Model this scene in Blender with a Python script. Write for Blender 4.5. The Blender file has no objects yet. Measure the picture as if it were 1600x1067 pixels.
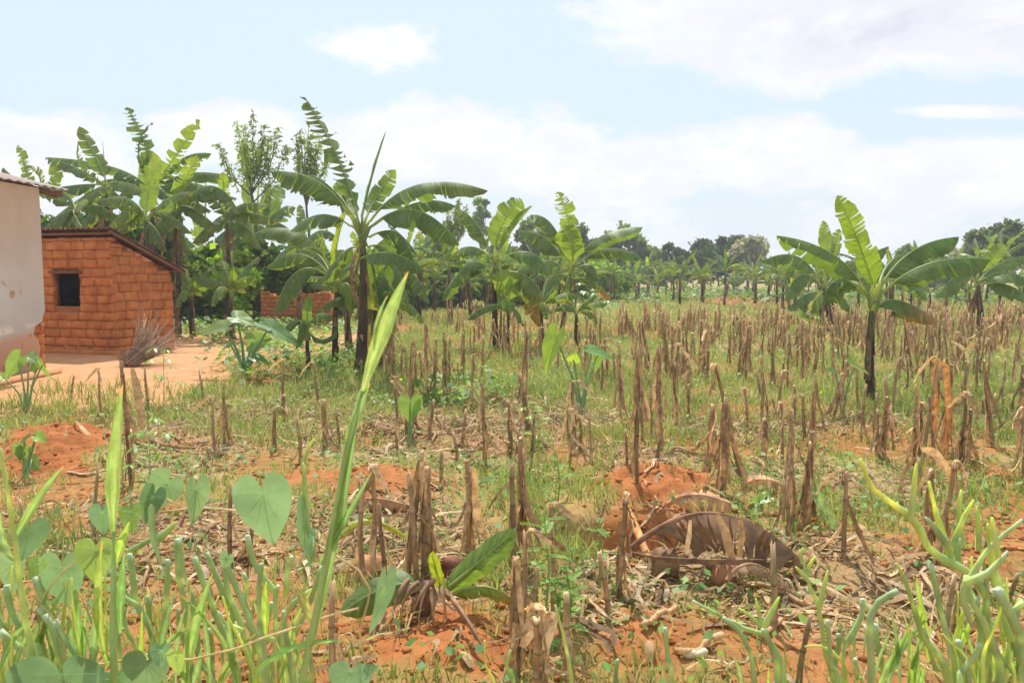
import bpy, math, random
import numpy as np
from mathutils import Vector, Matrix
PI = math.pi
S = bpy.context.scene
COL = S.collection
# ------------------------------------------------------------------ camera, sky, sun
F = 1250.0; H = 1.5; TH = math.atan((533.5-430)/F)
cam_d = bpy.data.cameras.new("camera"); cam = bpy.data.objects.new("camera", cam_d); COL.objects.link(cam)
cam_d.sensor_width = 36; cam_d.lens = F/1600*36; cam_d.clip_end = 3000; cam_d.clip_start = 0.05
cam.location = (0, 0, H); cam.rotation_euler = (PI/2-TH, 0, 0); S.camera = cam
cam_d.dof.use_dof = True; cam_d.dof.focus_distance = 7.0; cam_d.dof.aperture_fstop = 9.0
SUN_EL = math.radians(56); SUN_AZ = math.radians(-8)        # azimuth measured from +Y towards +X
sdir = Vector((math.sin(SUN_AZ)*math.cos(SUN_EL), math.cos(SUN_AZ)*math.cos(SUN_EL), math.sin(SUN_EL)))
sl = bpy.data.lights.new("sun", 'SUN'); sl.energy = 4.5; sl.angle = math.radians(0.5); sl.color = (1, .955, .88)
so = bpy.data.objects.new("sun", sl); COL.objects.link(so); so.rotation_euler = sdir.to_track_quat('Z', 'Y').to_euler(); so.location = (0, 0, 30)
S.view_settings.view_transform = 'Standard'; S.view_settings.look = 'None'; S.view_settings.exposure = 0.3; S.view_settings.gamma = 1
S.render.resolution_x = 1024; S.render.resolution_y = 682
W = bpy.data.worlds.new("World"); S.world = W; W.use_nodes = True

class NT:
    def __init__(s, tree): s.t = tree; s.n = tree.nodes; s.l = tree.links
    def new(s, typ, **kw):
        n = s.n.new(typ)
        for k, v in kw.items():
            if k.startswith('i_'):
                n.inputs[k[2:].replace('_', ' ')].default_value = v
            else: setattr(n, k, v)
        return n
    def link(s, a, b): s.l.new(a, b)
    def put(s, v, inp):
        if hasattr(v, 'links'): s.l.new(v, inp)
        else: inp.default_value = v
    def math(s, op, a, b=0.0, clamp=False):
        n = s.n.new('ShaderNodeMath'); n.operation = op; n.use_clamp = clamp
        s.put(a, n.inputs[0]); s.put(b, n.inputs[1]); return n.outputs[0]
    def mix(s, f, a, b, mode='MIX'):
        n = s.n.new('ShaderNodeMix'); n.data_type = 'RGBA'; n.blend_type = mode
        s.put(f, n.inputs[0])
        s.put(a if hasattr(a, 'links') else (*a, 1), n.inputs[6]); s.put(b if hasattr(b, 'links') else (*b, 1), n.inputs[7])
        return n.outputs[2]
    def noise(s, vec, scale, detail=4, rough=.55, dist=0.0):
        n = s.n.new('ShaderNodeTexNoise'); n.inputs['Scale'].default_value = scale; n.inputs['Detail'].default_value = detail
        n.inputs['Roughness'].default_value = rough; n.inputs['Distortion'].default_value = dist
        if vec is not None: s.l.new(vec, n.inputs['Vector'])
        return n.outputs[0]
    def ramp(s, f, stops):
        n = s.n.new('ShaderNodeValToRGB'); e = n.color_ramp.elements
        while len(e) < len(stops): e.new(.5)
        for q, (p, c) in zip(e, stops): q.position = p; q.color = (*c, 1) if len(c) == 3 else c
        s.put(f, n.inputs[0]); return n.outputs[0]
    def smooth(s, v, a, b, lo=0., hi=1.):
        n = s.n.new('ShaderNodeMapRange'); n.interpolation_type = 'SMOOTHSTEP'
        s.put(v, n.inputs[0])
        for i, x in enumerate((a, b, lo, hi)): n.inputs[i+1].default_value = x
        return n.outputs[0]

def build_world():
    k = NT(W.node_tree); k.n.clear()
    out = k.new('ShaderNodeOutputWorld'); bg = k.new('ShaderNodeBackground'); k.link(bg.outputs[0], out.inputs[0])
    sky = k.new('ShaderNodeTexSky'); sky.sky_type = 'NISHITA'; sky.sun_disc = False
    sky.sun_elevation = SUN_EL; sky.sun_rotation = SUN_AZ; sky.dust_density = 2.0; sky.air_density = 1.0
    bg.inputs[1].default_value = 0.132
    tc = k.new('ShaderNodeTexCoord'); sp = k.new('ShaderNodeSeparateXYZ'); k.link(tc.outputs['Generated'], sp.inputs[0])
    x, y, z = sp.outputs
    yy = k.math('MAXIMUM', k.math('ABSOLUTE', y), .05)
    u = k.math('DIVIDE', x, yy); v = k.math('DIVIDE', z, yy)        # direction slopes, in world directions
    cv = k.new('ShaderNodeCombineXYZ'); k.link(x, cv.inputs[0]); k.link(y, cv.inputs[1]); k.link(k.math('MULTIPLY', z, 1.9), cv.inputs[2])
    n1 = k.noise(cv.outputs[0], 5.5, 9, .62, .3); n2 = k.noise(cv.outputs[0], 14, 8, .62)
    edge = k.math('ADD', k.math('MULTIPLY', k.math('SUBTRACT', n1, .5), 2.4), k.math('MULTIPLY', k.math('SUBTRACT', n2, .5), 1.2))
    def blob(cu, cvv, ru, rv, amp=1.0):
        a = k.math('DIVIDE', k.math('SUBTRACT', u, cu), ru); b = k.math('DIVIDE', k.math('SUBTRACT', v, cvv), rv)
        d = k.math('SQRT', k.math('ADD', k.math('MULTIPLY', a, a), k.math('MULTIPLY', b, b)))
        return k.math('MULTIPLY', k.math('SUBTRACT', 1.0, d), amp)
    def pu(px): return (px-800)/F
    def pv(py): return (430-py)/F
    bl = [blob(pu(1400), pv(60), .36, .072), blob(pu(1120), pv(15), .12, .04), blob(pu(590), pv(85), .075, .026, .75), blob(pu(60), pv(240), .17, .06), blob(pu(700), pv(235), .17, .055),
          blob(pu(900), pv(262), .20, .055), blob(pu(1180), pv(250), .15, .05), blob(pu(1500), pv(275), .2, .05), blob(pu(360), pv(215), .12, .04), blob(pu(1480), pv(180), .1, .012)]
    m = bl[0]
    for b in bl[1:]: m = k.math('MAXIMUM', m, b)
    m = k.math('ADD', m, k.math('MULTIPLY', edge, .9))
    back = k.smooth(y, -.1, .25)                                      # cumulus elsewhere
    m2 = k.math('ADD', k.math('MULTIPLY', edge, 1.2), k.smooth(z, .28, .05, -.25, .35))
    mask = k.smooth(m, -.16, .32)
    mask2 = k.smooth(m2, .15, .6)
    veil = k.smooth(z, .22, .02, .05, .7)                            # thin high cloud towards the horizon
    mk = k.math('MAXIMUM', mask, k.math('MULTIPLY', mask2, .8))
    blue = k.mix(veil, k.mix(.9, sky.outputs[0], (4.45, 5.45, 6.15)), (5.1, 5.5, 6.05))
    big = k.smooth(bl[0], -.1, .8)
    cc = k.mix(k.math('MULTIPLY', big, k.smooth(n1, .35, .6)), (6.6, 6.55, 6.6), (4.95, 4.8, 5.55))
    cc = k.mix(k.smooth(n2, .38, .62, 0, .75), cc, (5.45, 5.6, 6.15))
    mk = k.math('MULTIPLY', mk, k.smooth(n2, .3, .6, .8, 1.0))
    fin = k.mix(mk, blue, cc)
    k.link(fin, bg.inputs[0])
build_world()

# ------------------------------------------------------------------ helpers
def P(px, py, Y):
    a = (px-800)/F; b = -(py-533.5)/F
    d = Vector((a, math.cos(TH)+b*math.sin(TH), b*math.cos(TH)-math.sin(TH)))
    return Vector((0, 0, H)) + d*(Y/d.y)
def proj(x, y, z):
    dz = z-H; dep = y*math.cos(TH)-dz*math.sin(TH); up = y*math.sin(TH)+dz*math.cos(TH)
    dep = np.maximum(dep, 1e-3)
    return 800+F*x/dep, 533.5-F*up/dep
def _hash(ix, iy, s):
    n = (ix.astype(np.int64)*374761393 + iy.astype(np.int64)*668265263 + s*974634777) & 0x7fffffff
    n = ((n ^ (n >> 13))*1274126177) & 0x7fffffff
    n = n ^ (n >> 16)
    return (n & 0xffffff)/float(0xffffff)
def vn(x, y, s=0):
    x = np.asarray(x, float); y = np.asarray(y, float)
    ix = np.floor(x); iy = np.floor(y); fx = x-ix; fy = y-iy; fx = fx*fx*(3-2*fx); fy = fy*fy*(3-2*fy)
    ix = ix.astype(np.int64); iy = iy.astype(np.int64)
    a = _hash(ix, iy, s); b = _hash(ix+1, iy, s); c = _hash(ix, iy+1, s); d = _hash(ix+1, iy+1, s)
    return (a*(1-fx)+b*fx)*(1-fy)+(c*(1-fx)+d*fx)*fy
def fbm(x, y, o=4, s=0):
    t = 0; a = .5; n = 0
    for i in range(o): t = t+a*vn(x*2**i+i*17.3, y*2**i-i*9.1, s+i); n += a; a *= .5
    return t/n
def sst(v, a, b):
    t = np.clip((v-a)/(b-a), 0, 1); return t*t*(3-2*t)
def flatP(px, py):
    Y = F*H/(py-430); p = P(px, py, Y); 
    d = p-Vector((0, 0, H)); t = H/(-d.z); q = Vector((0, 0, H))+d*t
    return q.x, q.y
MOUNDS = []
for px, py, r, hh in ((110, 712, .55, .16), (60, 690, .4, .08), (285, 695, .4, .08), (1035, 768, .6, .14), (560, 760, .5, .07), (900, 700, .5, .05), (1330, 900, .5, .06), (1480, 860, .4, .07), (740, 1040, .45, .05), (1180, 1030, .4, .05), (960, 985, .4, .04), (655, 930, .3, .05)):
    x, y = flatP(px, py); MOUNDS.append((x, y, r, hh))
PITS = [(*flatP(1000, 842), .40, .25), (*flatP(925, 830), .25, .13)]
def hgt(x, y):
    x = np.asarray(x, float); y = np.asarray(y, float)
    f = sst(y, 26, 12)
    yard = sst(x, -3.3, -4.6)*sst(y, 8.6, 10.2)
    h = (fbm(x*.9, y*.9, 4, 3)-.5)*.16*(1-.85*yard)*(.35+.65*f)
    h = h+(fbm(x*5, y*5, 3, 8)-.5)*.055*f*(1-.8*yard)+(fbm(x*16, y*16, 3, 18)-.5)*.034*f*(1-.7*yard)
    for mx, my, r, a in MOUNDS:
        d2 = ((x-mx)**2+(y-my)**2)/(r*r); h = h+a*np.exp(-d2*1.2)*(.55+.55*vn(x*6, y*6, 5)+.4*vn(x*15, y*15, 6)+.22*vn(x*34, y*34, 7))
    for mx, my, r, a in PITS:
        d2 = ((x-mx)**2+((y-my)*1.3)**2)/(r*r); h = h-a*np.exp(-d2*d2)
    h = h+sst(y, 40, 120)*.5*(fbm(x*.03, y*.03, 2, 4)-.3)
    return h
def G(px, py):
    d = P(px, py, 10)-Vector((0, 0, H)); z = 0.0
    for _ in range(6):
        t = (H-z)/(-d.z); x = d.x*t; y = d.y*t; z = float(hgt(x, y))
    return Vector((x, y, z))
SOIL = [(1035, 765, 125, 42, 1), (740, 1035, 170, 60, 1), (1170, 1010, 170, 70, .9), (1010, 1010, 130, 70, .9), (110, 700, 110, 48, 1), (285, 692, 60, 26, .9), (560, 760, 140, 26, .9), (650, 985, 120, 90, .8),
        (1460, 880, 120, 60, .8), (1300, 860, 100, 60, .7), (300, 900, 260, 110, .6), (1000, 830, 120, 60, .9), (960, 705, 110, 28, .7), (780, 680, 200, 35, .45), (120, 780, 130, 45, .7), (850, 515, 130, 7, .8), (985, 520, 80, 8, .7),
        (1180, 470, 90, 8, 1), (1040, 460, 90, 5, .8), (1500, 640, 60, 16, .5), (1240, 700, 90, 20, .5), (420, 720, 120, 30, .5), (1400, 700, 120, 20, .5), (1500, 1000, 120, 60, .7), (620, 515, 40, 9, .9), (570, 545, 50, 12, .5), (1550, 780, 60, 20, .5), (840, 790, 60, 20, .5)]
STRAW = [(790, 650, 200, 40, 1), (1150, 668, 190, 20, 1), (1430, 655, 140, 16, .9), (400, 645, 260, 22, .8), (620, 850, 150, 60, 1), (1090, 890, 200, 60, 1), (1360, 760, 170, 36, .9), (270, 700, 110, 45, .9), (700, 700, 220, 40, .8),
         (980, 720, 120, 30, .9), (300, 860, 250, 80, .8), (1330, 920, 180, 70, .8), (1250, 745, 130, 30, .8), (870, 960, 90, 80, .7), (560, 660, 120, 25, .8), (1160, 540, 160, 18, .6), (1450, 560, 160, 20, .5), (1220, 960, 120, 60, .6), (690, 920, 60, 60, .6)]
def bm(px, py, L, x, y, s):
    m = np.zeros_like(px, dtype=float); n = (fbm(x*2.2, y*2.2, 3, s)-.5)*1.5
    for cx, cy, rx, ry, a in L:
        d = np.sqrt(((px-cx)/rx)**2+((py-cy)/ry)**2); m = np.maximum(m, a*sst(1.15-d+n, 0, .5))
    return m
def masks(x, y):
    z = np.zeros_like(x); px, py = proj(x, y, z)
    soil = bm(px, py, SOIL, x, y, 31); straw = bm(px, py, STRAW, x, y, 47)
    nz = (fbm(x*1.3, y*1.3, 3, 61)-.5)
    yard = sst(x+nz*1.0, -3.7, -4.2)*sst(y+nz*1.6, 8.2, 9.2)*sst(y, 19, 17.5)     # swept earth yard round the houses
    yard = np.maximum(yard, sst(x, -13, -11)*sst(x+nz*1.4, -2.9, -3.6)*sst(y, 13.5, 15)*sst(y, 23, 20))
    bare = sst(fbm(x*.8, y*.8, 4, 77), .52, .70)*.8
    near = sst(y, 6.5, 4.2)*.45
    return np.clip(np.maximum(np.maximum(soil, bare*sst(y, 40, 10)), near*1.0), 0, 1), straw, yard

def mesh_arrays(name, V, Fc, mat, C=None, UV=None, smooth=False):
    me = bpy.data.meshes.new(name); V = np.asarray(V, dtype=np.float32); nv = len(V)
    me.vertices.add(nv); me.vertices.foreach_set('co', V.ravel())
    if isinstance(Fc, np.ndarray):
        nf, k = Fc.shape; me.loops.add(nf*k); me.loops.foreach_set('vertex_index', Fc.ravel().astype(np.int32))
        me.polygons.add(nf); me.polygons.foreach_set('loop_start', np.arange(0, nf*k, k, dtype=np.int32))
    else:
        nf = len(Fc); ln = [len(f) for f in Fc]; tot = sum(ln)
        me.loops.add(tot); me.loops.foreach_set('vertex_index', np.array([i for f in Fc for i in f], dtype=np.int32))
        me.polygons.add(nf); st = np.zeros(nf, dtype=np.int32); st[1:] = np.cumsum(ln)[:-1]; me.polygons.foreach_set('loop_start', st)
    if smooth: me.polygons.foreach_set('use_smooth', np.ones(nf, dtype=bool))
    me.update(calc_edges=True)
    if C is not None:
        C = np.asarray(C, dtype=np.float32)
        if C.shape[1] == 3: C = np.hstack([C, np.ones((nv, 1), np.float32)])
        at = me.attributes.new('Col', 'FLOAT_COLOR', 'POINT'); at.data.foreach_set('color', C.ravel())
    if UV is not None:
        UV = np.asarray(UV, dtype=np.float32); at = me.attributes.new('st', 'FLOAT_VECTOR', 'POINT'); at.data.foreach_set('vector', UV.ravel())
    me.materials.append(mat); return me
def link(name, me, parent=None):
    o = bpy.data.objects.new(name, me); COL.objects.link(o)
    if parent is not None: o.parent = parent
    return o
def tag(o, label=None, cat=None, group=None, kind=None):
    if label: o['label'] = label
    if cat: o['category'] = cat
    if group: o['group'] = group
    if kind: o['kind'] = kind
    return o
def empty(name, loc, rz=0):
    o = bpy.data.objects.new(name, None); COL.objects.link(o); o.location = loc; o.rotation_euler = (0, 0, rz); o.empty_display_size = .1; return o
def copy_tree(o, parent=None):
    c = o.copy(); COL.objects.link(c); c.parent = parent
    for ch in KIDS.get(o.name, []): copy_tree(ch, c)
    return c
KIDS = {}
def kid(parent, o): KIDS.setdefault(parent.name, []).append(o); return o

class MB:
    def __init__(s): s.v = []; s.f = []; s.c = []; s.uv = []; s.col = (1, 1, 1)
    def add(s, p, c=None, uv=(0, 0, 0)): s.v.append(tuple(p)); s.c.append(c or s.col); s.uv.append(uv); return len(s.v)-1
    def tube(s, pts, rad, n=8, cap=True, c=None, jit=0, rng=None):
        pts = [Vector(p) for p in pts]; m = len(pts); prev = None; t0 = None; L = 0
        for i, p in enumerate(pts):
            t = (pts[min(i+1, m-1)]-pts[max(i-1, 0)]); t = t.normalized() if t.length > 1e-9 else Vector((0, 0, 1))
            if t0 is None:
                a = Vector((1, 0, 0)) if abs(t.x) < .8 else Vector((0, 1, 0)); b = t.cross(a).normalized()
            else:
                b = (b-t*b.dot(t)).normalized()
            t0 = t; a = b.cross(t); r = rad[i] if hasattr(rad, '__len__') else rad
            if i: L += (p-pts[i-1]).length
            ring = []
            for j in range(n):
                an = 2*PI*j/n; rr = r*(1+(rng.uniform(-jit, jit) if rng else 0))
                cc = c[i] if isinstance(c, list) else c
                ring.append(s.add(p+(b*math.cos(an)+a*math.sin(an))*rr, cc, (j/n, L, i/max(1, m-1))))
            if prev:
                for j in range(n): s.f.append((prev[j], prev[(j+1) % n], ring[(j+1) % n], ring[j]))
            elif cap: s.f.append(tuple(reversed(ring)))
            prev = ring
        if cap: s.f.append(tuple(prev))
        return prev
    def box(s, c0, sx, sy, sz, ax=None, jit=0, rng=None, c=None):
        ax = ax or (Vector((1, 0, 0)), Vector((0, 1, 0)), Vector((0, 0, 1))); ids = []
        for dz in (-1, 1):
            for dy in (-1, 1):
                for dx in (-1, 1):
                    p = Vector(c0)+ax[0]*dx*sx/2+ax[1]*dy*sy/2+ax[2]*dz*sz/2
                    if jit: p += Vector((rng.uniform(-jit, jit), rng.uniform(-jit, jit), rng.uniform(-jit, jit)))
                    ids.append(s.add(p, c))
        for q in ((0, 2, 3, 1), (4, 5, 7, 6), (0, 1, 5, 4), (2, 6, 7, 3), (0, 4, 6, 2), (1, 3, 7, 5)): s.f.append(tuple(ids[k] for k in q))
    def mesh(s, name, mat, smooth=True, org=None):
        V = np.array(s.v, float).reshape(-1, 3)
        if org is not None: V = V-np.array(org)
        return mesh_arrays(name, V, s.f, mat, s.c, s.uv, smooth)
    def build(s, name, mat, parent=None, smooth=True, org=None):
        o = link(name, s.mesh(name, mat, smooth, org), parent)
        if parent is not None: kid(parent, o)
        return o

# ------------------------------------------------------------------ materials
def new_mat(name):
    m = bpy.data.materials.new(name); m.use_nodes = True; k = NT(m.node_tree); k.n.clear()
    out = k.new('ShaderNodeOutputMaterial'); return m, k, out
def principled(k, col, rough=.8, spec=.3, bump=None, bs=.3, bd=.02):
    p = k.new('ShaderNodeBsdfPrincipled'); k.put(col if hasattr(col, 'links') else (*col, 1), p.inputs['Base Color'])
    k.put(rough, p.inputs['Roughness']); p.inputs['Specular IOR Level'].default_value = spec
    if bump is not None:
        b = k.new('ShaderNodeBump'); b.inputs['Strength'].default_value = bs; b.inputs['Distance'].default_value = bd
        k.link(bump, b.inputs['Height']); k.link(b.outputs[0], p.inputs['Normal'])
    return p
def attr(k, name='Col'):
    a = k.new('ShaderNodeAttribute'); a.attribute_name = name; return a
def objco(k): return k.new('ShaderNodeTexCoord').outputs['Object']
def rndv(k): return k.new('ShaderNodeObjectInfo').outputs['Random']
def leaf_mat(name, base, trans, tf=.4, rough=.5, spec=.35, nscale=6, var=.35, rnd=.12):
    m, k, out = new_mat(name); a = attr(k).outputs['Color']; n = k.noise(objco(k), nscale, 3)
    f = k.math('MULTIPLY', k.smooth(n, .3, .7, 1-var, 1+var), k.smooth(rndv(k), 0, 1, 1-rnd, 1+rnd))
    g = k.new('ShaderNodeCombineColor')
    for i in range(3): k.link(f, g.inputs[i])
    c = k.mix(1.0, k.mix(1.0, a, base, 'MULTIPLY'), g.outputs[0], 'MULTIPLY')
    p = principled(k, c, rough, spec); t = k.new('ShaderNodeBsdfTranslucent')
    k.link(k.mix(1.0, a, trans, 'MULTIPLY'), t.inputs[0])
    mx = k.new('ShaderNodeMixShader'); mx.inputs[0].default_value = tf
    k.link(p.outputs[0], mx.inputs[1]); k.link(t.outputs[0], mx.inputs[2]); k.link(mx.outputs[0], out.inputs[0]); return m
def banana_mat():
    m, k, out = new_mat('banana_leaf'); a = attr(k).outputs['Color']; st = attr(k, 'st').outputs['Vector']
    sp = k.new('ShaderNodeSeparateXYZ'); k.link(st, sp.inputs[0]); u, v, _ = sp.outputs
    au = k.math('ABSOLUTE', u)
    cv = k.new('ShaderNodeCombineXYZ'); k.link(k.math('MULTIPLY', k.math('ADD', v, k.math('MULTIPLY', au, -.05)), 55), cv.inputs[0]); k.link(k.math('MULTIPLY', u, 1.5), cv.inputs[1])
    k.link(k.math('MULTIPLY', rndv(k), 50), cv.inputs[2])
    rib = k.noise(cv.outputs[0], 1.0, 3, .6); blotch = k.noise(objco(k), 3.5, 3)
    f = k.math('MULTIPLY', k.smooth(rib, .3, .7, .72, 1.28), k.smooth(blotch, .3, .7, .8, 1.2))
    g = k.new('ShaderNodeCombineColor')
    for i in range(3): k.link(f, g.inputs[i])
    c = k.mix(1.0, k.mix(1.0, a, (.105, .168, .045), 'MULTIPLY'), g.outputs[0], 'MULTIPLY')
    mid = k.smooth(au, .07, .03)
    c = k.mix(k.math('MULTIPLY', mid, .8), c, (.38, .46, .17))
    p = principled(k, c, .42, .45, rib, .35, .01)
    t = k.new('ShaderNodeBsdfTranslucent'); tcol = k.mix(1.0, k.mix(1.0, a, (.29, .42, .05), 'MULTIPLY'), g.outputs[0], 'MULTIPLY'); k.link(tcol, t.inputs[0])
    mx = k.new('ShaderNodeMixShader'); mx.inputs[0].default_value = .36
    k.link(p.outputs[0], mx.inputs[1]); k.link(t.outputs[0], mx.inputs[2]); k.link(mx.outputs[0], out.inputs[0]); return m
def blade_mat():
    m, k, out = new_mat('grass_leaf'); a = attr(k).outputs['Color']; st = attr(k, 'st').outputs['Vector']
    mp = k.new('ShaderNodeMapping'); k.link(st, mp.inputs[0]); mp.inputs['Scale'].default_value = (16, 2.2, 1)
    v = k.noise(mp.outputs[0], 1.0, 4, .7); b = k.noise(objco(k), 26, 4, .7)
    f = k.math('MULTIPLY', k.smooth(v, .3, .7, .68, 1.3), k.smooth(b, .3, .7, .85, 1.12)); g = k.new('ShaderNodeCombineColor')
    for i in range(3): k.link(f, g.inputs[i])
    c = k.mix(1.0, k.mix(1.0, a, (.33, .47, .16), 'MULTIPLY'), g.outputs[0], 'MULTIPLY')
    c = k.mix(k.smooth(b, .66, .74, 0, .8), c, (.35, .25, .12))
    p = principled(k, c, .45, .35, v, .4, .003); t = k.new('ShaderNodeBsdfTranslucent'); k.link(k.mix(1.0, k.mix(1.0, a, (.48, .64, .18), 'MULTIPLY'), g.outputs[0], 'MULTIPLY'), t.inputs[0])
    mx = k.new('ShaderNodeMixShader'); mx.inputs[0].default_value = .40
    k.link(p.outputs[0], mx.inputs[1]); k.link(t.outputs[0], mx.inputs[2]); k.link(mx.outputs[0], out.inputs[0]); return m
def simple(name, c1, c2, scale=8, rough=.85, spec=.2, stretch=(1, 1, 1), bs=.4, bd=.01, useattr=True, dist=.0, rnd=.25):
    m, k, out = new_mat(name); mp = k.new('ShaderNodeMapping'); k.link(objco(k), mp.inputs[0]); mp.inputs['Scale'].default_value = stretch
    n = k.noise(mp.outputs[0], scale, 6, .65, dist); c = k.mix(k.smooth(n, .3, .7), c1, c2)
    if useattr: c = k.mix(1.0, c, attr(k).outputs['Color'], 'MULTIPLY')
    if rnd:
        g = k.new('ShaderNodeCombineColor'); f = k.smooth(rndv(k), 0, 1, 1-rnd, 1+rnd)
        for i in range(3): k.link(f, g.inputs[i])
        c = k.mix(1.0, c, g.outputs[0], 'MULTIPLY')
    p = principled(k, c, rough, spec, n, bs, bd); k.link(p.outputs[0], out.inputs[0]); return m
def ground_mat():
    m, k, out = new_mat('soil_ground'); co = objco(k); a = attr(k).outputs['Color']
    s = k.new('ShaderNodeSeparateColor'); k.link(a, s.inputs[0]); soil, straw, yard = s.outputs[0], s.outputs[1], s.outputs[2]
    n1 = k.noise(co, 2.3, 6, .6); n2 = k.noise(co, 14, 6, .7); n3 = k.noise(co, 60, 4, .7)
    so_ = k.mix(k.smooth(n2, .3, .7), (.24, .075, .024), (.46, .16, .052)); so_ = k.mix(k.smooth(n1, .35, .7, 0, .6), so_, (.52, .195, .07))
    so_ = k.mix(k.smooth(n3, .55, .75, 0, .55), so_, (.20, .08, .035))
    ya = k.mix(k.smooth(n1, .3, .7), (.54, .26, .125), (.62, .32, .165)); ya = k.mix(k.smooth(n2, .5, .75, 0, .35), ya, (.45, .19, .08))
    gr = k.mix(k.smooth(n2, .35, .65), (.22, .21, .065), (.40, .27, .10)); gr = k.mix(k.smooth(n3, .45, .7, 0, .6), gr, (.36, .18, .085))
    gr = k.mix(k.smooth(k.noise(co, .35, 5, .6), .4, .62, 0, .6), gr, (.38, .33, .13))
    stc = k.mix(k.smooth(n3, .35, .65), (.26, .15, .08), (.55, .40, .24))
    c = k.mix(soil, gr, so_); c = k.mix(k.math('MULTIPLY', straw, k.smooth(n2, .3, .6, .1, .7)), c, stc); c = k.mix(yard, c, ya)
    h = k.math('ADD', k.math('MULTIPLY', n2, .6), k.math('MULTIPLY', n3, .4))
    p = principled(k, c, .95, .12, h, .55, .03); k.link(p.outputs[0], out.inputs[0]); return m
M = {}
M['ground'] = ground_mat(); M['banana'] = banana_mat()
M['grass'] = leaf_mat('grass_blades', (1, 1, 1), (1.2, 1.25, .8), .35, .6, .2, 2, .15)
M['weed'] = leaf_mat('weed_leaves', (.13, .25, .06), (.32, .5, .08), .4, .5, .3, 9, .3)
M['taro'] = leaf_mat('taro_leaf', (.14, .28, .09), (.42, .60, .08), .42, .4, .45, 9, .25)
M['vine'] = leaf_mat('vine_leaf', (.22, .38, .17), (.38, .58, .22), .30, .38, .45, 16, .4, .2)
M['blade'] = blade_mat()
M['tree'] = leaf_mat('tree_foliage', (.085, .125, .04), (.20, .27, .05), .25, .6, .25, 1.5, .35)
M['straw'] = leaf_mat('straw', (1, 1, 1), (1, .9, .7), .18, .8, .15, 20, .3)
M['husk'] = leaf_mat('dry_maize_leaf', (.50, .32, .17), (.58, .38, .17), .22, .75, .2, 25, .5, .35)
M['stalk'] = simple('dry_maize_stem', (.26, .15, .08), (.54, .35, .19), 9, .8, .2, (4, 4, .6), .4, .004)
M['pseudo'] = simple('banana_stem', (.018, .013, .010), (.115, .07, .045), 5, .6, .35, (3, 3, .5), .5, .012)
M['deadleaf'] = leaf_mat('dead_banana_leaf', (.31, .195, .115), (.34, .20, .10), .15, .75, .25, 9, .5)
M['bark'] = simple('bark', (.10, .075, .055), (.26, .21, .16), 6, .9, .1, (3, 3, .5), .6, .02)
M['brick'] = simple('adobe_brick', (.42, .145, .05), (.60, .235, .085), 4, .92, .1, bs=.7, bd=.015, rnd=0)
M['mortar'] = simple('mud_mortar', (.26, .085, .035), (.46, .16, .06), 7, .95, .1, rnd=0)
M['euph'] = simple('euphorbia_stem', (.22, .32, .11), (.40, .51, .23), 26, .55, .3, (1, 1, .25), bs=.5, bd=.004, rnd=.1)
M['stick'] = simple('dry_stick', (.30, .20, .13), (.55, .42, .31), 12, .85, .1, rnd=.1)
M['wood'] = simple('weathered_wood', (.13, .07, .045), (.26, .15, .10), 6, .85, .1, (1, 8, 8), rnd=.1)
M['inner'] = simple('painted_inside_shade', (.02, .015, .012), (.035, .025, .02), 6, .95, .05, rnd=0)  # near-black base colour that paints in the shed's interior shade

# ------------------------------------------------------------------ ground
def spaced(a, b, d0, g, c0=0.0):
    out = [a]; d = d0
    while out[-1] < b:
        d = max(d0, d0+(abs(out[-1]-c0))*g) if False else d
        out.append(out[-1]+d); d *= g
    return out
ys = [-6, -3, -1, 0.5, 1.5]; d = .03
while ys[-1] < 900:
    ys.append(ys[-1]+d)
    if ys[-1] > 7: d *= 1.03
xs = [0.0]; d = .035
while xs[-1] < 900:
    xs.append(xs[-1]+d)
    if xs[-1] > 4.2: d *= 1.045
xs = np.array([-v for v in xs[:0:-1]]+xs); ys = np.array(ys)
XX, YY = np.meshgrid(xs, ys); ZZ = hgt(XX, YY)
nx, ny = len(xs), len(ys)
idx = np.arange(nx*ny).reshape(ny, nx)
FF = np.stack([idx[:-1, :-1].ravel(), idx[:-1, 1:].ravel(), idx[1:, 1:].ravel(), idx[1:, :-1].ravel()], 1)
s_, t_, y_ = masks(XX.ravel(), YY.ravel())
tag(link('ground', mesh_arrays('ground', np.stack([XX.ravel(), YY.ravel(), ZZ.ravel()], 1), FF, M['ground'], np.stack([s_, t_, y_], 1), None, True)), 'orange red earth field with trampled grass and stubble', 'ground', kind='structure')

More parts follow.
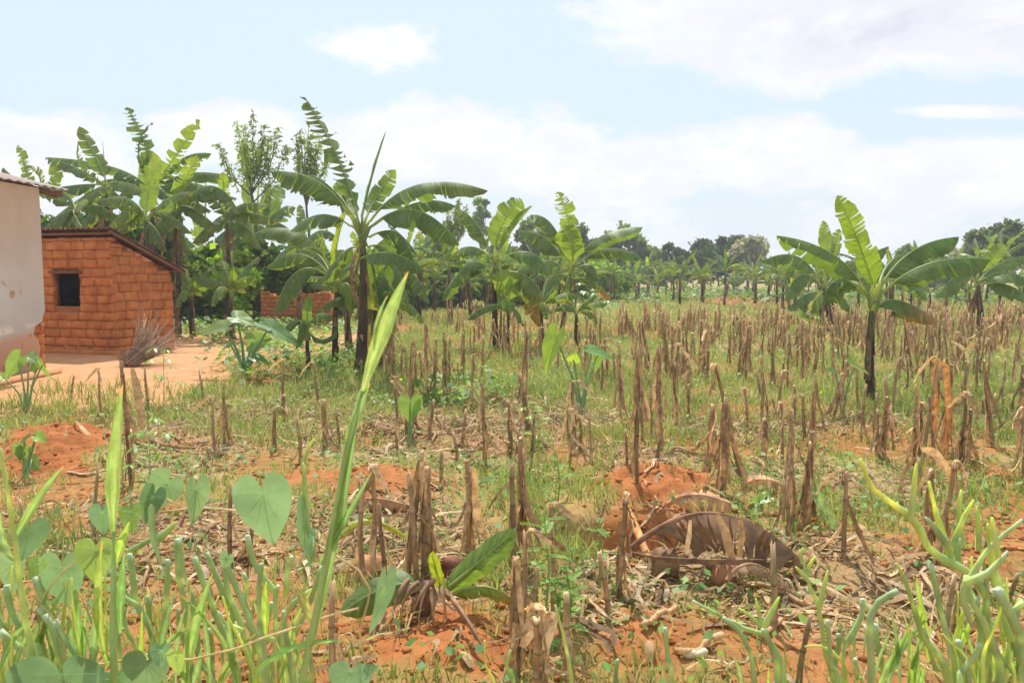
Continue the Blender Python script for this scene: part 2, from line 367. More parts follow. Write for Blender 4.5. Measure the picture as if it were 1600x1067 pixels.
rs = np.random.RandomState(7)
def sample_ground(n, y0, y1, p=1.0, edge=.70, extra=1.0):
    """positions with a density falling with distance"""
    u = rs.rand(n)
    if p == 1.0: y = y0*(y1/y0)**u
    else: y = (y0**(1-p)+u*(y1**(1-p)-y0**(1-p)))**(1/(1-p))
    x = (rs.rand(n)*2-1)*(y*edge+extra); return x, y
BUILD = [(-13.0, 12.0, -6.9, 12.7), (-12.5, 14.6, -6.6, 17.6)]
def blocked(x, y):
    b = (x < -6.95) & (y < 12.6)
    b |= (x < -6.3-.0*y) & (y > 14.9) & (y < 17.5) & (x > -12)
    return b
def blades(name, label, n, y0, y1, hmin, hmax, wid, cols, cond, per=7, spread=.06, p=1.0, seg=2, lean=.6, tuft_lab=None, cat='grass'):
    tx, ty = sample_ground(n, y0, y1, p); keep = cond(tx, ty) & ~blocked(tx, ty); tx, ty = tx[keep], ty[keep]; nt = len(tx)
    scl = .55+.9*rs.rand(nt)**1.5
    x = np.repeat(tx, per); y = np.repeat(ty, per); sc = np.repeat(scl, per); m = len(x)
    sp = spread*(1+y/14)
    x = x+rs.randn(m)*sp*.6; y = y+rs.randn(m)*sp*.6; z = hgt(x, y)-.004
    h = (hmin+(hmax-hmin)*rs.rand(m)**1.4)*sc; w = wid*(1+y/9)*(.6+.8*rs.rand(m))
    az = rs.rand(m)*2*PI; ln = lean*(.3+rs.rand(m))*h; fa = rs.rand(m)*PI
    dx, dy = np.cos(az)*ln, np.sin(az)*ln; wx, wy = np.cos(fa)*w/2, np.sin(fa)*w/2
    V = np.zeros((m, 5, 3)); 
    V[:, 0] = np.stack([x-wx, y-wy, z], 1); V[:, 1] = np.stack([x+wx, y+wy, z], 1)
    V[:, 2] = np.stack([x-wx*.8+dx*.35, y-wy*.8+dy*.35, z+h*.6], 1); V[:, 3] = np.stack([x+wx*.8+dx*.35, y+wy*.8+dy*.35, z+h*.6], 1)
    V[:, 4] = np.stack([x+dx, y+dy, z+h*(1-.25*rs.rand(m))], 1)
    b = np.arange(m)*5; Q = np.stack([b, b+1, b+3, b+2], 1); T = np.stack([b+2, b+3, b+4, b+4], 1)
    cols = np.array(cols); tc = rs.randint(0, len(cols), nt); ci = np.repeat(tc, per); rr = rs.rand(m) < .35; ci[rr] = rs.randint(0, len(cols), rr.sum())
    C = cols[ci]*(.75+.5*rs.rand(m, 1)); C = np.repeat(C, 5, axis=0)
    tri = np.stack([b+2, b+3, b+4], 1); F4 = Q
    nvv = m*5; faces = [None]
    me = bpy.data.meshes.new(name); me.vertices.add(nvv); me.vertices.foreach_set('co', V.reshape(-1).astype(np.float32))
    loops = np.concatenate([Q, tri], 1).ravel().astype(np.int32); me.loops.add(len(loops)); me.loops.foreach_set('vertex_index', loops)
    st = np.stack([np.arange(m)*7, np.arange(m)*7+4], 1).ravel().astype(np.int32); me.polygons.add(2*m); me.polygons.foreach_set('loop_start', st)
    me.update(calc_edges=True)
    at = me.attributes.new('Col', 'FLOAT_COLOR', 'POINT'); at.data.foreach_set('color', np.hstack([C, np.ones((nvv, 1))]).astype(np.float32).ravel())
    me.materials.append(M['grass']); tag(link(name, me), label, cat, kind='stuff')
GREEN = [(.29, .355, .10), (.37, .42, .14), (.21, .28, .07), (.40, .42, .14), (.50, .45, .20), (.60, .50, .27), (.30, .40, .11)]
DRYG = [(.50, .42, .19), (.42, .36, .14), (.34, .36, .11), (.60, .50, .28), (.28, .34, .09), (.24, .33, .075)]
def cnd(thr, seed, noise=.45, lo=.40):
    def f(x, y):
        s, t, yd = masks(x, y)
        d = (1-s*.96)*(1-.5*t)*(1-yd)
        nn = sst(fbm(x*1.1, y*1.1, 3, seed), lo, lo+.18)
        return rs.rand(len(x)) < d*((1-noise)+noise*nn)*thr
    return f
blades('grass', 'short green grass among the nearest stubble', 11000, 2.2, 9, .03, .12, .0045, GREEN, cnd(.9, 5, .75), 9, .055, .6)
blades('grass', 'green and straw coloured grass between the stubble rows', 36000, 7, 22, .05, .16, .005, GREEN+DRYG[:1], cnd(1, 6, .5), 8, .08, .9)
blades('grass', 'yellowing grass across the far side of the field', 26000, 20, 75, .06, .22, .006, DRYG+GREEN[:2], cnd(1, 9, .3), 7, .12, 1.0)

# long thin weed grass in lusher spots
LUSH = [(480, 590, 130, 28), (1500, 770, 120, 50), (1050, 700, 130, 25), (860, 760, 110, 50), (150, 630, 160, 25), (700, 560, 140, 30), (1420, 620, 160, 40), (880, 600, 120, 30), (1300, 800, 90, 40), (60, 860, 120, 60), (850, 880, 90, 90)]
def lush(x, y):
    px, py = proj(x, y, np.zeros_like(x)); m = np.zeros_like(px)
    for cx, cy, rx, ry in LUSH: m = np.maximum(m, sst(1.2-np.sqrt(((px-cx)/rx)**2+((py-cy)/ry)**2)+(fbm(x*3, y*3, 2, 3)-.5), 0, .4))
    return rs.rand(len(x)) < m*.9
blades('long_grass', 'longer lush green grass tufts in damp patches', 6500, 2.5, 20, .10, .26, .005, GREEN[:4], lush, 9, .07, .7, lean=.8)

def weedpatch(name, label, n, y0, y1, size, cond, mat, hh=(.02, .14), tint=((1, 1, 1),), p=.8, cat='weeds', per=9):
    tx, ty = sample_ground(n, y0, y1, p); k = cond(tx, ty) & ~blocked(tx, ty); tx, ty = tx[k], ty[k]
    x = np.repeat(tx, per); y = np.repeat(ty, per); m = len(x); sp = .07*(1+y/12)
    x = x+rs.randn(m)*sp; y = y+rs.randn(m)*sp; z = hgt(x, y)+hh[0]+(hh[1]-hh[0])*rs.rand(m)
    s = size*(.5+rs.rand(m))*(1+y/22); az = rs.rand(m)*2*PI; tl = (rs.rand(m)-.5)*1.0
    ax = np.stack([np.cos(az), np.sin(az), -.25-.4*rs.rand(m)], 1)*s[:, None]; sx = np.stack([-np.sin(az)*np.cos(tl), np.cos(az)*np.cos(tl), np.sin(tl)], 1)*s[:, None]*.36
    c = np.stack([x, y, z], 1); V = np.stack([c, c+ax*.5+sx, c+ax, c+ax*.5-sx], 1).reshape(-1, 3)
    tint = np.array(tint); C = np.repeat(tint[rs.randint(0, len(tint), m)]*(.7+.6*rs.rand(m, 1)), 4, axis=0)
    Fc = np.arange(m*4).reshape(-1, 4); tag(link(name, mesh_arrays(name, V, Fc, mat, C)), label, cat, kind='stuff')
def pxcond(L, amt=.9, sd=5):
    def f(x, y):
        px, py = proj(x, y, np.zeros_like(x)); m = np.zeros_like(px)
        for cx, cy, rx, ry in L: m = np.maximum(m, sst(1.2-np.sqrt(((px-cx)/rx)**2+((py-cy)/ry)**2)+(fbm(x*3, y*3, 2, sd)-.5), 0, .4))
        return rs.rand(len(x)) < m*amt
    return f
weedpatch('broadleaf_weeds', 'low broadleaf weeds scattered through the stubble', 5200, 2.6, 20, .035, cnd(.55, 15, .8), M['weed'], tint=((1, 1, 1), (1.3, 1.15, .8), (.8, .9, .9)))
weedpatch('broadleaf_weeds', 'leafy weeds growing thick beside the yard and young bananas', 2600, 8, 30, .06, pxcond([(330, 515, 70, 22), (450, 570, 110, 30), (300, 500, 40, 14), (470, 520, 90, 20), (420, 500, 50, 10), (720, 620, 70, 20)]), M['weed'], (.05, .35), ((1, 1, 1), (1.3, 1.3, .8), (.7, .9, .7)), per=16)
weedpatch('creeping_weeds', 'small round leaved weeds on the near orange soil', 900, 2.5, 5.5, .022, pxcond([(870, 920, 90, 110), (1100, 850, 130, 40), (1080, 960, 160, 80), (700, 900, 70, 60), (1350, 850, 100, 50)], .6), M['weed'], (.01, .06), ((1.1, 1.1, .9), (1.4, 1.3, .8)))
weedpatch('crop_foliage', 'low green crop foliage on the far side of the field', 1700, 27, 80, .09, pxcond([(1000, 455, 150, 14), (1250, 465, 200, 10), (1450, 470, 200, 10), (1000, 470, 80, 8), (700, 455, 80, 10)], .9), M['weed'], (.05, .6), ((.6, .65, .35), (.9, .85, .4), (.4, .5, .3)), p=1.2, per=12)

def strips(name, label, n, y0, y1, cond, lmin, lmax, wmin, wmax, cols, p=.5, seg=6, lift=.03, cat='straw', mat=None):
    x, y = sample_ground(n, y0, y1, p); k = cond(x, y) & ~blocked(x, y); x, y = x[k], y[k]; m = len(x)
    L = lmin+(lmax-lmin)*rs.rand(m)**1.8; w = (wmin+(wmax-wmin)*rs.rand(m)**2)*(1+y/25); a = rs.rand(m)*2*PI+0
    cur = rs.randn(m)*1.1/np.maximum(L, .1)*.35; cx, cy = x.copy(), y.copy(); V = []; roll = rs.rand(m)*PI; rr = rs.randn(m)*.7
    ph = rs.rand(m)*PI; lf = lift*rs.rand(m)**2
    base_h = hgt(x, y)
    for i in range(seg+1):
        t = i/seg; z = np.maximum(hgt(cx, cy), base_h-.02)+.008+lf*np.sin(t*PI)*2+.004*np.sin(t*9+ph)
        ww = w*.5*(.35+.65*math.sin(min(1, t*1.3+.15)*PI*.95)**.5 if True else 1)
        ro = roll*.25+rr*t; nx_, ny_ = -np.sin(a), np.cos(a)
        o = np.stack([nx_*np.cos(ro)*ww, ny_*np.cos(ro)*ww, np.abs(np.sin(ro))*ww], 1); c = np.stack([cx, cy, z], 1)
        V += [c-o*[1, 1, 0], c+o+[0, 0, 0]]
        cx = cx+np.cos(a)*L/seg; cy = cy+np.sin(a)*L/seg; a = a+cur*L/seg*3
    V = np.stack(V, 1); nv = 2*(seg+1); b = (np.arange(m)*nv)[:, None]
    Q = np.concatenate([np.stack([b[:, 0]+2*i, b[:, 0]+2*i+1, b[:, 0]+2*i+3, b[:, 0]+2*i+2], 1) for i in range(seg)], 0)
    cols = np.array(cols); C = np.repeat(cols[rs.randint(0, len(cols), m)]*(.50+.62*rs.rand(m, 1)), nv, axis=0)
    tag(link(name, mesh_arrays(name, V.reshape(-1, 3), Q, mat or M['straw'], C, None, True)), label, cat, kind='stuff')
def straw_c(x, y):
    s, t, yd = masks(x, y); return rs.rand(len(x)) < np.clip(.06+t*.62, 0, 1)*(1-yd)
TAN = [(.52, .36, .19), (.58, .41, .22), (.38, .24, .12), (.58, .44, .28), (.30, .19, .11), (.48, .31, .17)]
strips('maize_straw', 'dry maize leaves and straw strewn over the near soil', 15000, 2.3, 8.5, straw_c, .08, .48, .008, .034, TAN, .4)
strips('maize_straw', 'bleached straw swept in bands between the rows', 26000, 7.5, 26, straw_c, .12, .6, .008, .03, TAN, .8, 4, .04)
def soil_c(x, y):
    s, t, yd = masks(x, y); return rs.rand(len(x)) < s*(1-yd)+.04
def clods(n):
    x, y = sample_ground(n, 2.3, 12, .3); k = soil_c(x, y) & ~blocked(x, y); x, y = x[k], y[k]; m = len(x)
    r = .005+.022*rs.rand(m)**5; z = hgt(x, y)+r*.2; g = (1+5**.5)/2
    iv = np.array([(-1, g, 0), (1, g, 0), (-1, -g, 0), (1, -g, 0), (0, -1, g), (0, 1, g), (0, -1, -g), (0, 1, -g), (g, 0, -1), (g, 0, 1), (-g, 0, -1), (-g, 0, 1)])/1.9
    it = np.array([(0, 11, 5), (0, 5, 1), (0, 1, 7), (0, 7, 10), (0, 10, 11), (1, 5, 9), (5, 11, 4), (11, 10, 2), (10, 7, 6), (7, 1, 8), (3, 9, 4), (3, 4, 2), (3, 2, 6), (3, 6, 8), (3, 8, 9), (4, 9, 5), (2, 4, 11), (6, 2, 10), (8, 6, 7), (9, 8, 1)])
    V = iv[None]*(r[:, None, None]*(.7+.6*rs.rand(m, 12, 1)))*np.array([1.1, 1, .5])+np.stack([x, y, z], 1)[:, None]
    Fc = (it[None]+(np.arange(m)*12)[:, None, None]).reshape(-1, 3)
    mt = simple('soil_clod', (.34, .115, .04), (.48, .18, .065), 20, .95, .1, rnd=0, useattr=True)
    C = np.repeat(np.ones((m, 3))*(.75+.4*rs.rand(m, 1)), 12, axis=0)
    tag(link('soil_clods', mesh_arrays('soil_clods', V.reshape(-1, 3), Fc, mt, C)), 'loose crumbs and clods of orange soil', 'soil', kind='stuff')
clods(16000)
# ------------------------------------------------------------------ buildings
def brick_face(mb, A, ux, L, h0, top, out, rng, course=.172, blen=.33, holes=(), gap=.007, thick=.16, skiptop=0):
    """bricks laid along ux from A; top(s) gives the wall height at distance s; out = outward normal"""
    z = h0; r = 0
    while True:
        s = -rng.random()*blen*.5 if r % 2 else -blen*.5*(r % 2); s = -rng.uniform(0, blen*.8)
        ch = course*rng.uniform(.93, 1.05); any_ = False
        while s < L:
            bl_ = blen*rng.uniform(.8, 1.15); a = max(0, s); b = min(L, s+bl_-gap); s += bl_
            if b-a < .05: continue
            tp = min(top(a), top(b)); zz1 = min(z+ch-gap, tp)
            if zz1-z < .04: continue
            any_ = True
            if any(a < hb-.02 and b > ha+.02 and z < ht-.03 and zz1 > hb2+.03 for ha, hb, hb2, ht in holes):
                for ha, hb, hb2, ht in holes:
                    for (aa, bb) in ((a, min(b, ha)), (max(a, hb), b)):
                        if bb-aa > .06: brick(mb, A, ux, out, aa, bb, z, zz1, thick, rng)
                continue
            brick(mb, A, ux, out, a, b, z, zz1, thick, rng)
        z += ch; r += 1
        if not any_: break
def brick(mb, A, ux, out, a, b, z0, z1, thick, rng):
    pr = rng.uniform(-.006, .010); g = rng.uniform(.86, 1.08); w = rng.uniform(.95, 1.04); c = (g, g*w, g*w)
    n = 5; m_ = 3; ids = []
    cx = (a+b)/2; cz = (z0+z1)/2; tl = rng.uniform(-.008, .008)
    for j in range(m_+1):
        for i in range(n+1):
            s = a+(b-a)*i/n; z = z0+(z1-z0)*j/m_; e = (i in (0, n)) or (j in (0, m_))
            s += rng.uniform(-.010, .010); z += rng.uniform(-.009, .009)+tl*(s-cx)/max(.1, b-a)*2
            o = pr-(0.007 if e else 0)+rng.uniform(-.006, .006)
            ids.append(mb.add(A+ux*s+Vector((0, 0, z))+out*o, c))
    for j in range(m_):
        for i in range(n):
            q = j*(n+1)+i; mb.f.append((ids[q], ids[q+1], ids[q+n+2], ids[q+n+1]))
    rim = [i for i in range(n+1)]+[(j+1)*(n+1)-1 for j in range(1, m_+1)]+[m_*(n+1)+i for i in range(n-1, -1, -1)]+[j*(n+1) for j in range(m_-1, 0, -1)]
    bk = [mb.add(Vector(mb.v[ids[q]])-out*.055, c) for q in rim]
    for i in range(len(rim)): j = (i+1) % len(rim); mb.f.append((ids[rim[i]], bk[i], bk[j], ids[rim[j]]))
def shed():
    rng = random.Random(4)
    C0 = Vector((*flatP(182, 554), -.03)); u1 = Vector((.40, .917, 0)).normalized(); u2 = Vector((-.955, .295, 0)).normalized()   # right face runs back, front face runs left
    Ld = 1.42; Lf = 3.6; ht = 2.24; hb = 1.62
    root = empty('brick_shed', C0); tag(root, 'small orange mud brick shed with a rusty sheet roof and one dark window', 'shed')
    n1 = Vector((u1.y, -u1.x, 0)); n2 = Vector((u2.y, -u2.x, 0)) 
    if n1.x < 0: n1 = -n1
    if n2.y > 0: n2 = -n2
    Z = Vector((0, 0, 1)); O = Vector((0, 0, 0))
    wl, wr, wb_, wt = .82, 1.46, .93, 1.56
    bmf = MB(); brick_face(bmf, O, u2, Lf, 0, lambda s: ht, n2, rng, holes=((wl, wr, wb_, wt),)); fo = bmf.build('wall', M['brick'], root, False)
    bms = MB(); brick_face(bms, O, u1, Ld, 0, lambda s: ht-.03-(ht-hb)*s/Ld, n1, rng, blen=.29); bms.build('wall', M['brick'], root, False)
    # core walls: mud mortar behind the bricks
    mc = MB(); th = .14
    def slab(A, u, n, a, b, z0, z1, z1b=None, inset=.024):
        z1b = z1 if z1b is None else z1b; ids = []
        for o in (-inset, -inset-th):
            for (s, z) in ((a, z0), (b, z0), (b, z1b), (a, z1)): ids.append(mc.add(A+u*s+Z*z+n*o))
        for q in ((0, 1, 2, 3), (7, 6, 5, 4), (0, 4, 5, 1), (1, 5, 6, 2), (2, 6, 7, 3), (3, 7, 4, 0)): mc.f.append(tuple(ids[k] for k in q))
    slab(O, u2, n2, .03, wl, 0, ht); slab(O, u2, n2, wr, Lf, 0, ht); slab(O, u2, n2, wl, wr, 0, wb_); slab(O, u2, n2, wl, wr, wt, ht)
    slab(O, u1, n1, .03, Ld, 0, ht-.03, hb-.03)
    B_ = u1*Ld; slab(B_, u2, -n2, .03, Lf, 0, hb); slab(u2*Lf, u1, -n1, .03, Ld, 0, ht, hb)
    mc.build('wall_core', M['mortar'], root, False)
    # plinth step and lintel
    pl = MB(); pl.box(u2*1.6+n2*.05+Z*.05, 3.4, .16, .12, (u2, n2, Z), .012, rng); pl.build('plinth', M['brick'], root, False)
    li = MB(); li.box(u2*1.14-n2*.01+Z*(wt+.03), .80, .07, .05, (u2, n2, Z), .008, rng); li.build('lintel', M['wood'], root, False)
    ib = MB(); ib.box(u2*1.7+u1*.75+Z*1.0, 3.0, .02, 1.9, (u2, u1, Z)); ib.build('shade_panel', M['inner'], root, False)  # added panel behind the window; interior shade is put into its near-black colour
    # corrugated roof sheet, falling from the front wall to the back
    rf = MB(); slope = (hb-ht)/Ld; n = 130; fr, bk, rt = -.16, Ld+.24, .12
    mr = simple('rusty_roof_sheet', (.13, .045, .03), (.30, .13, .085), 5, .7, .35, rnd=0, useattr=False)
    rows = [fr, .3, .8, 1.2, bk]; g = []
    for zoff in (0, -.012):
        for s in rows:
            sag = rng.uniform(-.012, .012); g.append([rf.add(u2*(-rt+(Lf+.3)*i/n)+u1*s+Z*(ht+.10+slope*s+.016*math.cos(i*PI*.5)+sag+zoff)) for i in range(n+1)])
    R = len(rows)
    for t in range(2):
        for a in range(R-1):
            for i in range(n):
                q = (g[t*R+a][i], g[t*R+a][i+1], g[t*R+a+1][i+1], g[t*R+a+1][i]); rf.f.append(q if t == 0 else q[::-1])
    for i in range(n):
        rf.f.append((g[0][i], g[0][i+1], g[R][i+1], g[R][i])); rf.f.append((g[R-1][i], g[2*R-1][i], g[2*R-1][i+1], g[R-1][i+1]))
    for a in range(R-1):
        rf.f.append((g[a][0], g[R+a][0], g[R+a+1][0], g[a+1][0]))
    rf.build('roof', mr, root)
    rb = MB()
    for s, dz in ((-.06, 0), (.7, 0), (Ld+.1, 0)): rb.tube([u2*(-rt)+u1*s+Z*(ht+.045+slope*s), u2*Lf+u1*s+Z*(ht+.045+slope*s)], .028, 7)
    for sx in (-.11,): rb.tube([u2*sx+u1*(-.15)+Z*(ht+.035-slope*.15), u2*sx+u1*(Ld+.22)+Z*(ht+.035+slope*(Ld+.22))], .026, 7)
    rb.build('roof_beam', M['wood'], root)
    # loose brick by the back corner
    b = MB(); b.box((0, 0, .07), .24, .16, .14, None, .02, rng); o = b.build('mud_brick', M['brick'], None, False); o.location = G(257, 548); o.rotation_euler = (0, 0, .4)
    tag(o, 'single loose orange brick lying at the right foot of the shed', 'brick')
shed()
def house():
    rng = random.Random(9); Z = Vector((0, 0, 1)); c = Vector((*flatP(75, 584), 0)); u = Vector((-.035, -1, 0)).normalized(); n = Vector((1, -.035, 0)).normalized()
    root = empty('plastered_house', c); tag(root, 'pale plastered house at the left edge with a flaked corner showing brick', 'house')
    ht = 2.80; L = 7.0
    m, k, out = new_mat('wall_plaster'); co = objco(k); n1 = k.noise(co, 1.4, 5, .6); n2 = k.noise(co, 9, 6, .7)
    cc = k.mix(k.smooth(n1, .3, .7), (.66, .555, .475), (.74, .64, .56)); cc = k.mix(k.smooth(n2, .5, .8, 0, .35), cc, (.70, .52, .41))
    sp = k.new('ShaderNodeSeparateXYZ'); k.link(co, sp.inputs[0]); low = k.smooth(k.math('ADD', sp.outputs[2], k.math('MULTIPLY', n1, -.7)), .75, -.1)
    cc = k.mix(k.math('MULTIPLY', low, .75), cc, (.60, .28, .14))            # splashed soil low on the wall
    st = k.math('MULTIPLY', k.smooth(k.noise(co, 3.4, 4, .65), .60, .67), k.smooth(sp.outputs[2], 1.7, 1.2)); cc = k.mix(k.math('MULTIPLY', st, .8), cc, (.50, .22, .10))
    p = principled(k, cc, .9, .15, n2, .25, .01); k.link(p.outputs[0], out.inputs[0])
    # core of brick at the flaked corner
    core = MB(); brick_face(core, -n*.03+Vector((0, 0, 0)), u, 1.5, .0, lambda s: 1.6, n, rng, course=.16, blen=.25); core.build('exposed_brick', M['brick'], root, False)
    # plaster skin with a broken outline near the far corner
    sk = MB(); edge = [(.0, ht), (.0, .95), (.05, .9), (.09, .80), (.26, .74), (.30, .62), (.20, .55), (.15, .40), (.19, .3), (.10, .22), (.13, .1), (.08, 0.0)]
    poly = [(s, z) for s, z in edge]+[(L, 0), (L, ht)]
    fr = [sk.add(u*s+Z*z) for s, z in poly]; bk = [sk.add(u*s+Z*z-n*.028) for s, z in poly]
    sk.f.append(tuple(reversed(fr)))
    for i in range(len(poly)): j = (i+1) % len(poly); sk.f.append((fr[i], bk[i], bk[j], fr[j]))
    sk.build('plaster_wall', m, root, False)
    w2 = MB(); w2.box(-n*2.2+u*(L/2+.01)-n*.06+Z*ht/2, L-.04, 4.3, ht-.02, (u, n, Z)); w2.build('wall', m, root, False)
    pl = MB(); pl.box(u*(L/2-.1)+n*.08+Z*.03, L, .16, .12, (u, n, Z), .015, rng); pl.build('plinth', simple('earth_plinth', (.55, .26, .13), (.66, .36, .2), 6, .95, .1, rnd=0), root, False)
    # roof: corrugated sheet overhanging the far gable, timber fascia under it
    rf = MB(); n_ = 150; mr = simple('pale_roof_sheet', (.16, .09, .065), (.30, .20, .16), 4, .5, .4, rnd=0, useattr=False)
    a0, a1 = -.60, L; g = []
    for zo in (0, -.01):
        for s in (.10, -1.2, -2.4): g.append([rf.add(u*(a0+(a1-a0)*i/n_)+n*s+Z*(ht+.03-.25*(s-.10)+.012*math.cos(i*PI*.5)+zo)) for i in range(n_+1)])
    for t in range(2):
        for a in range(2):
            for i in range(n_):
                q = (g[t*3+a][i], g[t*3+a][i+1], g[t*3+a+1][i+1], g[t*3+a+1][i]); rf.f.append(q if t == 0 else q[::-1])
    for i in range(n_): rf.f.append((g[0][i], g[0][i+1], g[3][i+1], g[3][i]))
    for a in range(2): rf.f.append((g[a][0], g[a+1][0], g[a+4][0], g[a+3][0]))
    rf.build('roof', mr, root)
    fb = MB(); fb.box(u*-.30-n*.0+Z*(ht-.03), .55, .04, .09, (u, n, Z)); fb.box(u*-.57-n*1.2+Z*(ht+.24), .04, 2.3, .1, (u, (n*-1+Z*.25).normalized(), Z)); fb.build('fascia', M['wood'], root, False)
house()
def ruin():
    rng = random.Random(12); A = Vector((*flatP(408, 509), -.05)); B = Vector((*flatP(516, 512), -.05)); u = (B-A); L = u.length; u.normalize(); n = Vector((u.y, -u.x, 0)); 
    if n.y > 0: n = -n
    root = empty('ruined_brick_wall', A); tag(root, 'low broken orange brick wall behind the banana stems', 'wall')
    prof = [rng.uniform(.95, 1.12) for _ in range(9)]; prof[0] = 1.1; prof[2] = .92; prof[4] = 1.02; prof[7] = 1.16
    def top(s): t = max(0, min(7.999, s/L*8)); i = int(t); return prof[i]*(1-(t-i))+prof[i+1]*(t-i)+.02*math.sin(s*23)
    mb = MB(); brick_face(mb, Vector(), u, L, 0, top, n, rng, course=.12, blen=.26); mb.build('brickwork', M['brick'], root, False)
    c = MB(); N = 24
    for i in range(N):
        s = L*(i+.5)/N; h = top(s)-.05; c.box(u*s-n*.13+Vector((0, 0, h/2)), L/N*1.02, .2, h, (u, n, Vector((0, 0, 1))), .008, rng)
    c.build('wall_core', M['brick'], root, False)
ruin()
def sticks():
    rng = random.Random(3); g = G(212, 572); g.y += .12; g.z -= .0
    root = empty('stick_bundle', g); tag(root, 'tied bundle of thin grey brushwood lying in front of the shed', 'firewood')
    ax = Vector((.35, .42, .5)).normalized(); b1 = Vector((1, -.83, 0)).normalized(); b2 = ax.cross(b1)
    for grp in range(1):
        mb = MB()
        for i in range(150):
            r = .17*rng.random()**.5; an = rng.uniform(0, 2*PI); o = b1*math.cos(an)*r+b2*math.sin(an)*r*.9+Vector((0, 0, .17))
            L0 = -.2-rng.uniform(0, .12); L1 = rng.uniform(.25, .66); fl = rng.uniform(.4, 2.6)
            p0 = o*1.25+ax*L0; p0.z = max(.01, p0.z); p1 = o; dr = (b1*math.cos(an)+b2*math.sin(an))
            p2 = o+ax*L1*.5+dr*fl*.09*L1+Vector((rng.uniform(-.03, .03),)*3); p3 = o+ax*L1+dr*fl*.32*L1+Vector((rng.uniform(-.06, .06), rng.uniform(-.06, .06), rng.uniform(-.04, .1)))
            for p in (p2, p3): p.z = max(.015, p.z)
            g_ = rng.uniform(.6, 1.3); mb.tube([p0, p1, p2, p3], [.007, .007, .006, .003], 5, True, (g_, g_, g_))
        mb.build('brushwood', M['stick'], root)
    t = MB(); pts = []
    for i in range(17): a = i/16*2*PI; pts.append(Vector((0, 0, .17))+(b1*math.cos(a)+b2*math.sin(a)*.9)*.19)
    t.tube(pts, .009, 6, False); t.build('tie', M['wood'], root)
sticks()

# ------------------------------------------------------------------ banana plants
def leaf_mesh(mb, p0, pm, p1, w, up=(0, 0, 1), droop=.9, tears=6, rng=None, pet=.14, tint=(1, 1, 1), brown=0., n=26, fold=0., rib=.014, asym=1.0, ragged=0, ribc=(2.6, 1.9, 1.9)):
    rng = rng or random; p0, pm, p1 = Vector(p0), Vector(pm), Vector(p1); c = pm*2-(p0+p1)*.5; up = Vector(up)
    pts = [p0*(1-t)**2+c*2*t*(1-t)+p1*t*t for t in (i/n for i in range(n+1))]
    L = sum((pts[i+1]-pts[i]).length for i in range(n)); B0 = None; fr = []
    for i in range(n+1):
        T = (pts[min(n, i+1)]-pts[max(0, i-1)]).normalized(); B = T.cross(up)
        if B.length < .25:
            B = B0 if B0 is not None else T.cross(Vector((0, -1, 0)))
        B.normalize()
        if B0 is not None and B.dot(B0) < 0: B = -B
        B = (B if B0 is None else (B*.5+B0*.5)); B = (B-T*B.dot(T)).normalized(); B0 = B; N = B.cross(T)
        if N.dot(up) < 0: N = -N
        fr.append((T, B, N))
    i0 = max(1, int(pet*n)); J = 4; ty = tint
    mb.tube([pts[i]-fr[i][2]*rib*.6 for i in range(n+1)], [rib*(1.25-1.1*i/n) for i in range(n+1)], 5, False, [(ribc[0]*ty[0], ribc[1]*ty[1], ribc[2]*ty[2])]*(n+1))
    for k_ in range(len(mb.uv)-(n+1)*5, len(mb.uv)): mb.uv[k_] = (.0, mb.uv[k_][1], 0)
    def wd(t): 
        s = (t-pet)/(1-pet); s = max(0, min(1, s)); return w*.5*min(1, (s*7)**.6)*(1-max(0, (s-.5)/.5)**3.4*.98)**.8
    for side in (-1, 1):
        cuts = sorted(set([i0, n]+[rng.randint(i0+2, n-1) for _ in range(int(tears*1.4+.5))]))
        wv = rng.uniform(0, 6)
        for a, b in zip(cuts[:-1], cuts[1:]):
            dj = rng.gauss(0, .16+.10*ragged); gp = rng.uniform(.004, .028)*(1+4*ragged) if tears else 0; short = rng.uniform(.75, 1) if (ragged and rng.random() < .5) else rng.uniform(.95, 1)
            rows = []
            for i in range(a, b+1):
                T, B, N = fr[i]; t = i/n; ww = wd(t)*short*asym**(side); row = []; e = (1 if i == a and a > i0 else 0)-(1 if i == b and b < n else 0)
                for j in range(J+1):
                    q = j/J; an = (droop*.55+fold)+droop*.75*q+dj*q+.10*math.sin(i*.8+wv)*q
                    if j == 0: off = Vector()
                    else: off = off+(B*side*math.cos(an)-N*math.sin(an))*ww/J
                    bt = brown*max(0, (t-.55)/.45)*1.3+brown*.35*(q > .9)
                    bt = min(1, bt*(1.0+rng.uniform(-.3, .3))); cl = tuple(ty[m]*(1-bt)+bt*(2.6, .95, .9)[m] for m in range(3))
                    row.append(mb.add(pts[i]+off*(1+(rng.uniform(-.10, .04)*(1+1.2*ragged) if j == J else 0))+T*(e*gp*q*L*.35+q*q*ww*.22), cl, (side*q, t*L, 0)))
                rows.append(row)
            for r in range(len(rows)-1):
                for j in range(J):
                    f = (rows[r][j], rows[r+1][j], rows[r+1][j+1], rows[r][j+1]); mb.f.append(f if side > 0 else f[::-1])
